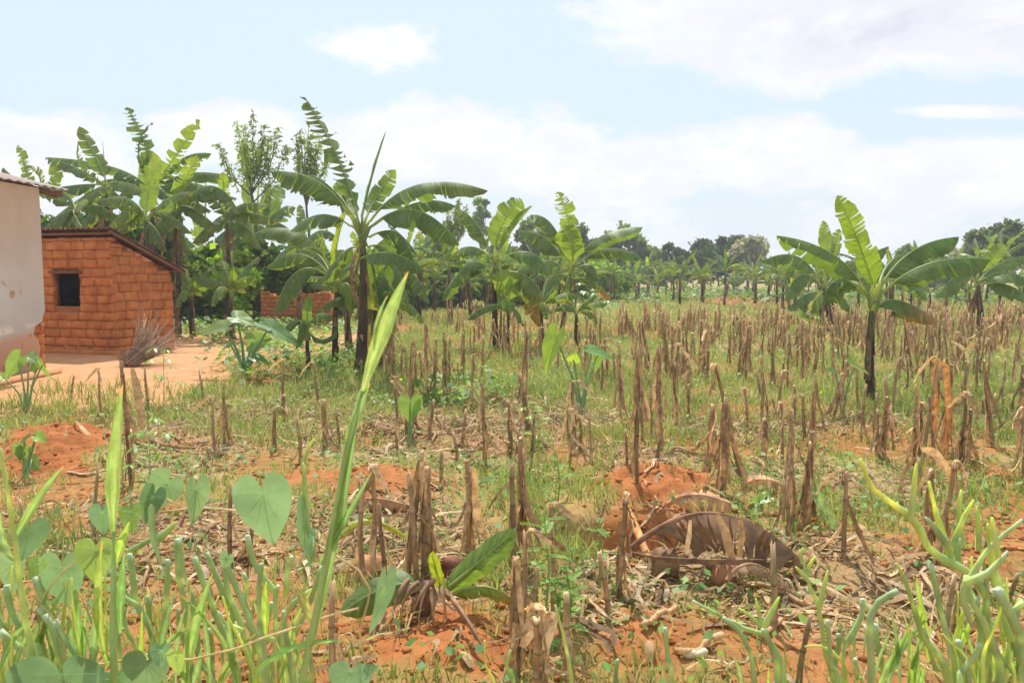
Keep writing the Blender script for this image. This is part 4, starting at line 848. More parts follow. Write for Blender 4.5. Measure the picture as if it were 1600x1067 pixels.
for (px, Y, tp, w, col, lb, nc, ls, tf) in (
    (832, 70, 350, 70, (1.7, 1.6, 1.4), 'greyish bushy tree behind the tattered leaf plant', 22, .5, .2), (868, 80, 365, 70, (1.9, 1.9, 1.8), 'pale rounded tree just right of the greyish bushy one', 18, .5, .2),
    (908, 75, 348, 56, (1.6, 1.7, 1.6), 'pointed grey-green tree between the two middle bananas and the long leaf', 20, .45, .2), (970, 80, 358, 80, (1.7, 1.8, 1.7), 'grey-green tree behind the long right-pointing banana leaf', 24, .5, .2),
    (1015, 85, 388, 70, (1.8, 1.9, .9), 'low yellowish woodland tree left of the dark group', 24, .5, .05), (985, 90, 395, 70, (1.7, 1.9, 1.0), 'low olive tree at the left end of the woodland', 24, .5, .05), (1040, 82, 384, 50, (.9, 1, .9), 'first dark tree of the group, with small rounded tufts', 22, .42, .15),
    (1066, 84, 378, 46, (.8, .95, .9), 'dark tree second in the group, flat topped', 22, .42, .15), (1095, 82, 372, 56, (.75, .95, .8), 'dark broad tree at the middle of the group', 28, .45, .12), (1122, 84, 364, 50, (.72, .9, .75), 'tallest dark tree of the group', 28, .45, .12),
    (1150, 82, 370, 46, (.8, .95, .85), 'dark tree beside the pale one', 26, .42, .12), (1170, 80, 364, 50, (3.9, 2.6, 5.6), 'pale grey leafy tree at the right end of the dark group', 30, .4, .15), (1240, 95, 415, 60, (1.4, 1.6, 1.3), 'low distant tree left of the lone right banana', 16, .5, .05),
    (1565, 62, 336, 100, (1.25, 1.35, 1.1), 'large spreading grey-green tree at the right edge', 34, .40, .25), (1518, 85, 372, 56, (2.9, 2.1, 4.2), 'pale hazy tree left of the large right one', 22, .45, .2), (1330, 95, 405, 60, (1.5, 1.7, 1.4), 'distant low tree behind the lone right banana leaves', 16, .5, .05),  # hazy tree: the pallor of distance haze is put into its foliage colour
    (1440, 90, 412, 90, (1.4, 1.5, 1.3), 'distant low tree behind the right-pointing leaves', 20, .5, .05), (770, 85, 378, 60, (1.4, 1.5, 1.3), 'dull green tree behind the folded-leaf banana', 20, .5, .05), (690, 60, 330, 50, (1.5, 1.4, 1.2), 'brownish leafed tree above the central thicket', 18, .4, .3), (1410, 75, 385, 40, (1.3, 1.5, 1.2), 'narrow dark tree above the right banana mass', 14, .4, .2)):
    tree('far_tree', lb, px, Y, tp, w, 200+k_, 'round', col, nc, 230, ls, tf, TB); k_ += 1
SB = 'dark shrubs under the grove'
words = ['behind the shed corner', 'left of the lit banana stem', 'behind the lit banana stem', 'between the two lit stems', 'left end of the broken wall', 'behind the broken wall', 'right end of the broken wall', 'behind the central clump', 'right of the central clump', 'below the browned leaf', 'left of the folded-leaf plant', 'far behind the folded-leaf plant', 'between the middle bananas', 'behind the tattered-leaf plant', 'left of the far row']
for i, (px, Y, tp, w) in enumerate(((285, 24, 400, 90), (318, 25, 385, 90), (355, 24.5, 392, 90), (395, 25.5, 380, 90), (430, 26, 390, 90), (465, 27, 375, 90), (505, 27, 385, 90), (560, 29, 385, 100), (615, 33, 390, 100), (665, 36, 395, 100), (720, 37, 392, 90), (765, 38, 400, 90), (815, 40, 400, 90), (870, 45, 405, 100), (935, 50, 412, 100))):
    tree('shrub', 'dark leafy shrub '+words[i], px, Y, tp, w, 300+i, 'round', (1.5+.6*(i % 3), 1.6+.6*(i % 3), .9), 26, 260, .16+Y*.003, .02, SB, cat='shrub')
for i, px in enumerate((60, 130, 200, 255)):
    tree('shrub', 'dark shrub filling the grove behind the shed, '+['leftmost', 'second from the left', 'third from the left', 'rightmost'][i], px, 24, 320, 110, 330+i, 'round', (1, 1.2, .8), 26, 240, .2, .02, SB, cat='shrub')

# ------------------------------------------------------------------ taro, papaya, seedlings
def heart(mb, c, ax, sd, nrm, Lf, Wf, tint, cup=.15, notch=.28, nseg=18, uvs=1, wav=0, rng=None, sag=.12):
    """heart leaf: c = petiole joint, ax = towards tip, sd = sideways"""
    rings = []; N = 5
    HO = [(1, 0), (.86, .10), (.66, .24), (.42, .38), (.18, .47), (-.04, .50), (-.22, .46), (-.34, .36), (-.39, .24), (-.35, .12), (-.2, .04), (-.02, .0)]
    def out(a):                                                      # a: 0 = tip, pi = notch at the petiole
        t = a/PI*(len(HO)-1); i = min(len(HO)-2, int(t)); f = t-i; p0, p1, p2, p3 = HO[max(0, i-1)], HO[i], HO[i+1], HO[min(len(HO)-1, i+2)]
        return tuple(.5*(2*p1[k]+(p2[k]-p0[k])*f+(2*p0[k]-5*p1[k]+4*p2[k]-p3[k])*f*f+(3*p1[k]-p0[k]-3*p2[k]+p3[k])*f**3) for k in (0, 1))
    ctr = mb.add(c, tuple(v*1.25 for v in tint), (0, 0, 0)); pr = None
    angs = [PI*k/nseg for k in range(nseg+1)]
    for k in range(1, N+1):
        q = k/N; ring = []
        for s, seq in ((1, angs), (-1, angs[::-1][0:])):
            for a in seq:
                l, w_ = out(a); u = w_*q*Wf*s; v = l*q*Lf; z = abs(u)*cup-sag*Lf*(max(0, v)/Lf)**2+wav*math.sin(a*7+s)*q*q*Wf
                dk = 1.0; ring.append(mb.add(c+ax*v+sd*u+nrm*z, tuple(x*dk for x in tint), (u, v, 0)))
        m = len(ring)
        for j in range(m):
            j2 = (j+1) % m
            if pr is None: mb.f.append((ctr, ring[j], ring[j2]))
            else: mb.f.append((pr[j], ring[j], ring[j2], pr[j2]))
        pr = ring
def taro(label, base_px, leaves, seed, stemcol=(1, 1, 1), cat='taro plant', r=.014, Ydef=None):
    rng = random.Random(seed); b = G(*base_px); Y = b.y; root = empty('taro_plant', b); tag(root, label, cat, 'taro plants in the field')
    for (jx, jy, tx, ty, wpx, dy, view, tint) in leaves:
        j = P(jx, jy, Y+dy)-b; t = P(tx, ty, Y+dy+rng.uniform(-.06, .06)); t = t-b; ax = t-j; Lf = ax.length; ax.normalize()
        n = {'c': Vector((.2, -1, .35)), 'u': Vector((0, -.45, 1)), 'r': Vector((.8, -.7, .3)), 'l': Vector((-.8, -.7, .3))}[view]; sd = ax.cross(n).normalized(); nr = sd.cross(ax)
        if nr.dot(n) < 0: nr = -nr
        mb = MB(); tt = {1: (1, 1, 1), 2: (1.5, 1.35, .7), 3: (.75, .85, .9)}[tint]
        heart(mb, j, ax, sd, nr, Lf, wpx/F*Y, tt, .18, .3, 16, wav=.025)
        root_l = mb.build('leaf', M['taro'], root)
        st = MB(); m1 = j*.5+Vector((rng.uniform(-.03, .03), 0, 0)); m1.x = j.x*.35; st.tube([Vector((rng.uniform(-.02, .02), rng.uniform(-.02, .02), -.02)), m1, j*.85+m1*.15+Vector((0, 0, .02)), j], [r, r*.75, r*.5, r*.35], 7, False, stemcol); st.build('stalk', M['euph'], root)
TE = (.75, .85, .85)
taro('taro plant with upright lit leaves at the left by the yard, largest there', (42, 640), [(28, 562, 5, 592, 30, 0, 'c', 1), (45, 558, 60, 566, 30, .1, 'u', 1), (68, 570, 82, 598, 30, -.05, 'l', 1), (5, 590, -8, 580, 20, .1, 'u', 2), (58, 575, 50, 562, 18, .15, 'c', 1)], 41, TE)
taro('low taro plant growing on the left side of the dug mound', (40, 745), [(38, 690, 22, 700, 34, 0, 'u', 3), (58, 682, 75, 690, 30, .05, 'u', 2), (35, 700, 30, 720, 30, -.05, 'c', 1), (50, 720, 62, 735, 24, .1, 'c', 1)], 42, TE)
taro('dark big-leaved taro plant in front of the yard, thick teal stalks', (383, 588), [(350, 512, 305, 520, 46, .1, 'u', 1), (370, 497, 402, 506, 40, .2, 'u', 1), (422, 512, 476, 540, 34, 0, 'u', 3), (395, 535, 425, 528, 34, .1, 'c', 1), (360, 540, 345, 545, 24, -.1, 'u', 3), (400, 560, 425, 568, 22, -.1, 'u', 3)], 43, (.55, .75, .8), r=.028)
taro('taro plant with one hanging pale leaf and one bright leaf in mid field', (908, 650), [(868, 528, 848, 582, 44, 0, 'l', 2), (925, 548, 962, 560, 28, 0, 'u', 1), (896, 562, 900, 552, 22, .1, 'c', 2), (934, 555, 932, 582, 18, .1, 'c', 1), (888, 588, 900, 595, 18, .1, 'u', 2)], 44, TE, r=.018)
taro('single wide taro leaf standing among the stubble left of centre', (640, 700), [(641, 628, 640, 662, 40, 0, 'c', 1), (650, 640, 656, 622, 14, .02, 'c', 2)], 45, TE)
taro('taro plant with a bright pointed leaf just left of the lone banana stem', (1316, 650), [(1335, 572, 1360, 582, 38, 0, 'u', 2), (1305, 582, 1290, 576, 22, 0, 'u', 1)], 46, TE, r=.015)
taro('small taro plant right of the fallen dry banana leaf', (1185, 800), [(1198, 778, 1178, 786, 22, 0, 'u', 2), (1180, 785, 1192, 778, 18, .1, 'u', 1)], 47, TE)
def pinnate(root, p, ax, L, rng, mat, name='leaf', tint=(1, 1, 1), n=7):
    mb = MB(); up = Vector((0, 0, 1)); sd = ax.cross(up).normalized()
    for i in range(1, n+1):
        q = p+ax*L*i/n-Vector((0, 0, .15*L*(i/n)**2))
        for s in (-1, 1):
            d = (sd*s+ax*.4-up*.15).normalized()*L*.33*(1-.5*abs(i/n-.5)); e = ax*L*.06; a = mb.add(q, tint); b = mb.add(q+d*.5+e, tint); c = mb.add(q+d, tint); f = mb.add(q+d*.5-e, tint); mb.f.append((a, b, c, f))
    mb.tube([p, p+ax*L*.5-Vector((0, 0, .04*L)), p+ax*L-Vector((0, 0, .15*L))], [.004, .003, .002], 4, False, tint); mb.build(name, mat, root)
def palmate(root, c, ax, R, rng, tint, lobes=7):
    mb = MB(); up = Vector((0, 0, 1)); sd = ax.cross(up).normalized(); ce = mb.add(c, tint)
    for i in range(lobes):
        a = (i-(lobes-1)/2)/(lobes-1)*4.6; d = ax*math.cos(a)+sd*math.sin(a); e = (-ax*math.sin(a)+sd*math.cos(a)); r = R*(1-.25*abs(a)/2.3)
        p1 = mb.add(c+d*r*.35+e*r*.10-up*.02*r, tint); p2 = mb.add(c+d*r*.62+e*r*.17-up*.2*r, tint); p3 = mb.add(c+d*r-up*.5*r, tint); p4 = mb.add(c+d*r*.62-e*r*.17-up*.2*r, tint); p5 = mb.add(c+d*r*.35-e*r*.10-up*.02*r, tint)
        mb.f.append((ce, p1, p2, p4, p5)); mb.f.append((p2, p3, p4))
    mb.build('leaf', M['taro'], root)
def broad(label, base_px, top_py, nl, R, seed, tint=(1, 1, 1), name='papaya_sapling', cat='sapling', group=None, lob=7, low=.45, rs_=.012):
    rng = random.Random(seed); b = G(*base_px); top = P(base_px[0], top_py, b.y)-b; root = empty(name, b); tag(root, label, cat, group)
    st = MB(); st.tube([Vector((0, 0, -.02)), top*.5+Vector((.01, 0, 0)), top], [rs_, rs_*.8, rs_*.5], 7, False, (1, 1, .9)); st.build('stem', M['euph'], root); pt = MB()
    for i in range(nl):
        a = i*2.4+rng.uniform(-.3, .3); d = Vector((math.cos(a), math.sin(a), rng.uniform(-.1, .5))).normalized(); o = top*(low+(1-low)*i/max(1, nl-1)); L = R*rng.uniform(1.0, 1.7)*(1.2-.5*i/nl); c = o+d*L
        pt.tube([o, o+d*L*.5+Vector((0, 0, .02)), c], [.004, .003, .003], 4, False, (1.2, 1.2, 1)); palmate(root, c, Vector((d.x, d.y, 0)).normalized(), R*rng.uniform(.8, 1.2), rng, tint, lob)
    pt.build('leaf_stalk', M['euph'], root)
broad('papaya sapling with hanging lobed leaves right of the tattered banana plant', (918, 515), 448, 10, .24, 61, (.75, .9, .8))
broad('papaya sapling with bluish hanging leaves at the end of the banana row', (952, 505), 470, 8, .22, 62, (.7, .9, .85))
CS = 'cassava seedlings scattered in the field'
broad('seedling with yellow-green lobed leaves among straw in mid field', (832, 680), 632, 7, .06, 63, (1.6, 1.5, .6), 'cassava_seedling', 'seedling', CS, 5, .4, .005)
broad('small green seedling right below the yellow-green lobed one', (800, 695), 680, 5, .05, 64, (.9, 1.1, .7), 'cassava_seedling', 'seedling', CS, 5, .4, .004)
broad('green seedling with a thin stem behind the left leafy stalk', (255, 640), 548, 8, .10, 65, (1, 1.1, .7), 'cassava_seedling', 'seedling', CS, 5, .45, .005)
broad('low green seedling growing beside the tallest left stalk', (232, 800), 660, 12, .08, 66, (1, 1.1, .7), 'cassava_seedling', 'seedling', CS, 5, .2, .006)
broad('leafy seedling on the grass before the central clump', (600, 640), 622, 5, .09, 67, (.9, 1.1, .9), 'cassava_seedling', 'seedling', CS, 5, .4, .005)
broad('tiny yellow seedling beneath the far row of bananas', (1300, 560), 540, 5, .08, 68, (1.3, 1.2, .7), 'cassava_seedling', 'seedling', CS, 5, .4, .005)
def feathweed(label, base_px, top_py, seed, n=14, L=.14, spread=.12):
    rng = random.Random(seed); b = G(*base_px); top = P(base_px[0], top_py, b.y)-b; root = empty('feathery_weed', b); tag(root, label, 'weed', 'feathery weeds on the near soil')
    st = MB(); st.tube([Vector((0, 0, -.02)), top*.5+Vector((.02, 0, 0)), top], [.005, .004, .002], 5, False, (.8, .8, .6)); st.build('stem', M['euph'], root)
    for i in range(n):
        a = i*2.4; d = Vector((math.cos(a), math.sin(a), rng.uniform(-.1, .5))).normalized(); pinnate(root, top*(.15+.85*i/n), d, L*rng.uniform(.7, 1.2), rng, M['weed'], tint=(1.5, 1.4, .9), n=8)
feathweed('feathery leaved weed standing right of the paired stalks at centre', (850, 985), 800, 71, 14, .10)
feathweed('bushy feathery weed low behind the bottom centre stalks', (885, 990), 890, 72, 20, .08)
feathweed('feathery weed among grass left of the dug soil', (870, 800), 710, 73, 16, .09)
feathweed('small feathery weed far behind in the far grass', (1165, 510), 470, 74, 14, .22)
feathweed('feathery weed growing against the stalk left of the fallen leaf', (935, 905), 810, 75, 12, .07)
feathweed('feathery weed at the foot of the mid field taro', (840, 700), 640, 76, 12, .10)
feathweed('airy weed in the far grass below the woodland', (1045, 500), 465, 77, 12, .22)

# ------------------------------------------------------------------ maize stubble
def stalk_meshes(seed, h=.7, nl=3, thick=1.0, lod=0):
    rng = random.Random(seed); st = MB(); n = max(4, int(h/.05)) if lod == 0 else 4; r0 = .0135*thick; bx, by = rng.uniform(-.03, .03), rng.uniform(-.03, .03); nodes = []; pts = []; rad = []; cs = []
    node_t = []; z = rng.uniform(.04, .1)
    while z < h: node_t.append(z); z += rng.uniform(.10, .19)
    zs = sorted(set([-.03]+[i*h/n for i in range(n+1)]+[q for q in node_t]+[q-.008 for q in node_t]+[q+.010 for q in node_t if q+.01 < h])) if lod == 0 else [-.03, h*.33, h*.66, h]
    for z in zs:
        t = max(0, z/h); nd = any(abs(z-q) < .002 for q in node_t); pts.append(Vector((bx*t*t+.006*math.sin(z*14+seed), by*t*t, z))); rad.append(r0*(1.15-.3*t)*(1.22 if nd else 1)); g = rng.uniform(.8, 1.15)*(.6 if nd else 1); gr = abs(rng.gauss(0, .5))*(1 if seed % 3 == 0 else .3)
        cs.append((g*(1-.35*gr), g*(1-.02*gr), g*(1-.25*gr)))
    top = st.tube(pts, rad, 8 if lod == 0 else 5, True, cs)
    for q in top: v = st.v[q]; st.v[q] = (v[0], v[1], v[2]+rng.uniform(-.012, .014)); st.c[q] = (1.7, 1.75, 1.8)
    def ctr(z):
        t = z/h; return Vector((bx*t*t+.006*math.sin(z*14+seed), by*t*t, z))
    leaves = []
    for i in range(nl):
        mb = MB(); zt = h*rng.uniform(.45, 1.03) if i < nl-1 else h*rng.uniform(.25, .6); a = rng.uniform(0, 2*PI); w = rng.uniform(.018, .046)*thick; g = rng.uniform(.7, 1.4); mode = rng.random()
        segs = 9 if lod == 0 else 4; K = 4 if lod == 0 else 2; rows = []
        ln = min(zt-.01, rng.uniform(.35, .9)*h) if mode < .8 else rng.uniform(.15, .4)*h
        fl = rng.uniform(.0, .07) if mode < .62 else rng.uniform(.06, .20)*min(1.3, h/.6); tw = rng.uniform(-1.4, 1.4)
        for s in range(segs+1):
            q = s/segs; zz = zt-ln*q; c = ctr(max(0, min(h, zz))); aa = a+tw*q*.6; d = Vector((math.cos(aa), math.sin(aa), 0)); sdv = Vector((-math.sin(aa), math.cos(aa), 0)); rr_ = r0*1.25+fl*q**1.6+.010*math.sin(q*8+seed)*q
            if mode > .9: c = c+Vector((0, 0, .10*math.sin(q*PI)*h))
            ww = w*(1-.45*q**2)*(1 if s else .9); row = []
            for k in range(K+1):
                u = (k/K-.5)*2; wr = 1-.8*q; curl = u*ww/2/max(.012, r0*1.35); ang = curl*wr+tw*q
                row.append(mb.add(c+Vector((0, 0, zz-c.z if mode <= .9 else zz-c.z+.12*math.sin(q*PI)*h+rng.uniform(-.004, .004)))+d*(rr_*math.cos(curl*wr)+rng.uniform(-.003, .004)*(1+2*q)+.012*abs(u)*q)+(sdv*math.cos(tw*q)+d*math.sin(tw*q))*(u*ww/2), (g*rng.uniform(.85, 1.15),)*3))
            rows.append(row)
        for s in range(segs):
            for k in range(K): mb.f.append((rows[s][k], rows[s][k+1], rows[s+1][k+1], rows[s+1][k]))
        leaves.append(mb)
    return st, leaves
VAR = []
for i in range(16):
    h = (.35, .5, .6, .7, .8, .9, .55, .65)[i % 8]; st, lv = stalk_meshes(i*7+1, h, (2, 3, 5, 6)[i % 4] if i % 8 else 1, (.9, 1.0, 1.15, 1.0)[i % 4]); VAR.append((h, st.mesh('stem', M['stalk']), [l.mesh('dry_leaf', M['husk']) for l in lv]))
NEAR = """205,755,562,2 158,658,578 112,622,585 231,642,575 318,640,578 336,715,622 352,705,595,2 148,850,730 258,790,705 40,850,780 358,870,762 392,880,800 442,640,563 498,640,567 445,660,617 429,700,637 469,722,650 507,702,625,2 530,702,642 616,602,497,3 606,605,520 628,600,540
667,628,500,2 679,625,540 693,622,520,2 702,615,545 621,702,590 672,687,625 690,765,702 565,915,752 584,898,728 600,905,790 637,908,706,2 650,905,735 662,902,730,2 679,902,770 732,872,716,2 521,1080,915 438,830,815 738,642,556 723,706,640 713,722,675 760,706,670 823,670,585,2 829,742,646 809,888,682,2 800,900,722
897,692,596,2 907,702,630 891,727,640,2 923,722,642 971,662,540,2 995,760,542,2 980,737,670 1029,716,540,3 1018,690,582 1076,652,600 1059,597,510,2 867,962,792 808,1075,880,2 818,1000,830 843,1100,950,2 886,1065,930 966,932,772,3 950,962,862 835,992,890 1026,722,680 1107,742,632,2 1131,772,622,3 1122,765,650 1238,832,640,3 1252,832,672,2 1262,830,690,2 1229,842,748
1207,985,852 1250,1080,960 1317,877,738 1478,992,900 1490,990,870 1437,775,715 1465,885,722,3 1452,870,735,2 1574,962,892 1458,702,565,3 1479,712,570,3 1428,722,600,2 1437,720,630 1500,732,615,3 1512,735,640,2 1380,722,618,3 1370,725,640 1272,692,585,2 1257,692,618 1223,722,630 1214,662,580 1188,627,580 1240,665,600 1550,657,615 1537,652,622 1595,652,570,2 1416,612,560
740,600,520 752,590,530 765,560,500 822,562,498 842,560,510 846,545,505 872,580,520 905,560,505 915,590,530,2 935,600,520 941,610,540 948,590,530,2 960,600,545 1000,600,500,2 1042,590,500,2 1050,585,505,2 1066,600,520,2 1098,590,500 1103,592,505,2 1155,590,500,2 1165,595,510,2 1140,570,505 1172,580,500 1190,560,500 1205,590,510 1230,610,520
1255,600,520 1262,590,505 1285,600,530 1300,590,520 1325,600,530 1345,690,600 1395,640,560 1405,600,520 1440,610,540 1470,600,530 1495,590,520 1525,620,540 1545,600,530 1565,640,560 1580,610,530 1598,760,640 1340,640,570 1385,660,590 720,590,520 700,580,525 650,600,530 636,590,540 640,600,530 660,600,550 682,590,530""".split()
def nearest_word(px, py):
    LM = [((205, 700), 'the yard edge'), ((330, 680), 'the left red soil'), ((110, 700), 'the dug mound'), ((470, 650), 'the small green banana'), ((560, 590), 'the central banana clump'), ((660, 620), 'the grass right of the clump'), ((640, 900), 'the front banana sucker'), ((776, 600), 'the folded-leaf banana'),
          ((800, 690), 'the straw band at centre'), ((905, 650), 'the mid field taro'), ((830, 900), 'the feathery weed'), ((965, 900), 'the arched dead leaf, left'), ((1030, 750), 'the bare dug soil'), ((1240, 800), 'the arched dead leaf, right'), ((1362, 640), 'the lone right banana'), ((1320, 650), 'the pointed taro leaf'), ((1470, 760), 'the right hedge'), ((1550, 640), 'the right photo edge'), ((1150, 560), 'the far banana row'), ((1000, 560), 'the dense centre rows'), ((1480, 560), 'the dense right rows'), ((1040, 690), 'the grass by the dug soil')]
    return min(LM, key=lambda q: (q[0][0]-px)**2+((q[0][1]-py)*1.6)**2)[1]
labels_used = {}
mrng = random.Random(77)
ORD = ['', 'second ', 'third ', 'fourth ', 'fifth ', 'sixth ', 'seventh ', 'eighth ', 'ninth ', 'tenth ', 'eleventh ', 'twelfth ']
NTH = ['leftmost', 'second from the left', 'third from the left', 'fourth from the left', 'fifth from the left', 'sixth from the left', 'seventh from the left', 'eighth from the left', 'ninth from the left', 'tenth from the left', 'eleventh from the left', 'twelfth from the left', 'thirteenth from the left', 'fourteenth from the left']+[f'number {k} from the left' for k in range(15, 60)]
pend = []
def put_stalk(x, y, h, var, lean, rz, thick, extra=0):
    hv, sm, lv = VAR[var]; z = float(hgt(x, y)); s = h/hv; root = empty('maize_stalk', (x, y, z)); root.rotation_euler = (lean[0], lean[1], rz); t = thick
    root.scale = (t, t, s); link('stem', sm, root)
    for l in lv: link('dry_leaf', l, root)
    for e in range(extra):
        for l in VAR[(var+3+e*5) % 16][2][:2]: o = link('dry_leaf', l, root); o.rotation_euler = (0, 0, mrng.uniform(0, 6)); o.scale = (1, 1, hv/VAR[(var+3+e*5) % 16][0])
    return root
for q in NEAR:
    v = [float(t) for t in q.split(',')]; px, by, ty = v[:3]; lv = int(v[3]) if len(v) > 3 else 1; b = G(px, min(by, 1064) if by <= 1064 else by); top = P(px, ty, b.y); h = max(.15, top.z-b.z)
    cand = [i for i in range(16) if (len(VAR[i][2]) >= 5) == (lv >= 2)]; cand.sort(key=lambda i: abs(VAR[i][0]-h)+mrng.uniform(0, .25)); var = cand[0]
    lean = (mrng.gauss(0, .035), mrng.gauss(0, .045)); th = mrng.uniform(.8, 1.2) if by < 800 else mrng.uniform(.75, 1.0)
    if by < 620: th *= 1.05
    o = put_stalk(b.x, b.y, h, var, lean, mrng.uniform(0, 6.28), th, lv-1); pend.append((px, by, h, lv, o))
groups = {}
for px, by, h, lv, o in pend:
    kind = ('tall' if h > .72 else 'short' if h < .42 else 'medium height')+' '+('bare' if lv == 1 else 'leafy' if lv == 2 else 'thickly wrapped'); groups.setdefault((kind, nearest_word(px, by)), []).append((px, o))
for (kind, w), L in groups.items():
    L.sort(key=lambda t: t[0])
    for i, (px, o) in enumerate(L):
        lb = f'{kind} maize stalk near {w}' + ('' if len(L) == 1 else f', {NTH[i]}'); tag(o, lb, 'maize stalk', 'cut maize stalks standing in the field')
# rows of stubble: individuals up to the limit, the remainder as one mass
cands = []
rowd = 0.85; ang = .10
for i in range(-60, 60):
    for j in range(0, 120):
        y = 5.6+j*.30+mrng.uniform(-.12, .12); x = i*rowd+ang*y+mrng.gauss(0, .13)
        if y > 36: continue
        px, py = proj(np.array(x), np.array(y), np.array(0.)); px = float(px); py = float(py)
        if px < (330 if py > 622 else 590) or px > 1640: continue
        d = .0
        if py < 630 and py > 478:
            d = .10+.62*min(1, max(0, (px-880)/500)); 
            if py < 503: d *= .3 if px > 1380 else .05
            if px < 900: d = .2 if py > 505 else .03
            if py < 540: d *= .7
            if py > 590: d *= .35
            if 1100 < px < 1250 and py < 505: d *= .5
        d *= .35+1.3*float(sst(fbm(x*.9, y*.9, 2, 91), .38, .6))
        if 622 <= py < 745: d = .17*(1 if px > 640 else .7)
        d *= .85
        if mrng.random() < d:
            cands.append((y, x, px, py))
            if mrng.random() < .35: cands.append((y+mrng.uniform(-.08, .08), x+mrng.choice((-1, 1))*mrng.uniform(.05, .12), px, py))
cands.sort(); budget = 300-len(pend); seen = 0
zone = lambda px: 'left of the lone right banana' if px < 1250 else 'around the lone right banana' if px < 1450 else 'towards the right edge'
for y, x, px, py in cands[:budget]:
    h = .28+.6*mrng.random()**.8; o = put_stalk(x, y, h, mrng.randint(0, 15), (mrng.gauss(0, .10), mrng.gauss(0, .10)), mrng.uniform(0, 6.28), mrng.uniform(.8, 1.15), 0)
    z = 'dry cut maize stalk in the dense brown rows '+(zone(px) if px > 1000 else 'below the tattered-leaf banana' if px > 800 else 'below the folded-leaf banana')
    if py > 615: z = 'cut maize stalk in the thin stubble '+('left of the central clump' if px < 560 else 'between the clump and the mid field taro' if px < 900 else 'behind the arched dead leaf' if px < 1300 else 'in front of the lone right banana')
    tag(o, z, 'maize stalk', z.replace('dry cut maize stalk', 'maize stalks'))
far = cands[budget:]; FV = []; FFc = []; FC = []; off = 0; LO = []
for i in range(8):
    st, lv = stalk_meshes(900+i, .65, 4, 1.25, 1); V = np.array(st.v+[p for l in lv for p in l.v]); fs = list(st.f); o_ = len(st.v); cc = [tuple(a*b for a, b in zip(c, (.9, .9, .9))) for c in st.c]
    for l in lv: fs += [tuple(a+o_ for a in f) for f in l.f]; o_ += len(l.v); cc += l.c
    LO.append((V, fs, np.array(cc)))
ALL = []
for y, x, px, py in far:
    for rep in range(2 if mrng.random() < .5 else 1):
        V, fs, cc = LO[mrng.randint(0, 7)]; a = mrng.uniform(0, 6.28); s = mrng.uniform(.45, 1.25); R = np.array([[math.cos(a), -math.sin(a), 0], [math.sin(a), math.cos(a), 0], [mrng.gauss(0, .11), mrng.gauss(0, .11), 1]]); xx, yy_ = x+mrng.uniform(-.15, .15)*rep, y+mrng.uniform(-.15, .15)*rep
        FV.append((V*[.95, .95, s])@R.T*1.0+[xx, yy_, float(hgt(xx, yy_))]); FFc += [tuple(q+off for q in f) for f in fs]; off += len(V); FC.append(cc*mrng.uniform(.75, 1.2))
if FV: tag(link('maize_stubble', mesh_arrays('maize_stubble', np.concatenate(FV), FFc, M['husk'], np.concatenate(FC), None, True)), 'dense brown maize stubble in the farther rows', 'stubble', kind='stuff')
# ------------------------------------------------------------------ fallen banana leaf, sucker, debris
def dry_px(label, name, Y, pts, wpx, up, droop, tears, seed, tint=(1, 1, 1), cat='dry leaf', group=None, mat='deadleaf', asym=1.0, rib=.016, ragged=1, dz=(0, 0, 0), brown=0, pet=.12):
    rng = random.Random(seed); a, m, c = [P(px, py, Y+d) for (px, py), d in zip(pts, dz)]; g = Vector((a.x, a.y, float(hgt(a.x, a.y)))); root = empty(name, g); tag(root, label, cat, group)
    mb = MB(); leaf_mesh(mb, a-g, m-g, c-g, wpx/F*Y, up, droop, tears, rng, pet, tint, brown, 30, .05, rib, asym, ragged, (1.25, 1.05, 1.0) if mat == 'deadleaf' else (1.2, 1.2, 1.2)); mb.c = [tuple(q*(.85+.3*((i*7919) % 97)/97) for q in cc) for i, cc in enumerate(mb.c)]
    mb.build('blade', M[mat], root); return root
YF = G(1100, 905).y
dry_px('big arched dead banana leaf lying over the dug pit', 'fallen_banana_leaf', YF, ((985, 854), (1122, 800), (1262, 885)), 150, (0, .2, 1), 1.15, 9, 81, (.80, .74, .70), dz=(.0, .05, -.1), rib=.013, asym=1.0)
dry_px('small curled dead leaf at the front right of the big arched leaf', 'fallen_banana_leaf', G(1180, 935).y, ((1135, 905), (1180, 880), (1240, 925)), 44, (0, .3, 1), 1.1, 4, 82, (1.5, 1.5, 1.4), rib=.010)
dry_px('flat brown dead leaf lying behind the big arched leaf', 'fallen_banana_leaf', G(1080, 800).y, ((1040, 790), (1085, 772), (1150, 790)), 60, (0, -.6, 1), .5, 6, 83, (1.7, 1.5, 1.3))
dry_px('pale dead leaf lying beyond the leafy stalk by the pit', 'fallen_banana_leaf', G(1210, 770).y, ((1150, 765), (1195, 748), (1240, 770)), 40, (0, -.6, 1), .5, 5, 84, (2.1, 1.7, 1.5))
dry_px('long thin dead leaf lying across the foot of the arched leaf', 'fallen_banana_leaf', G(1100, 915).y-.1, ((985, 862), (1060, 872), (1200, 874)), 20, (0, -1, 1), .9, 3, 85, (.9, .8, .75), rib=.006)
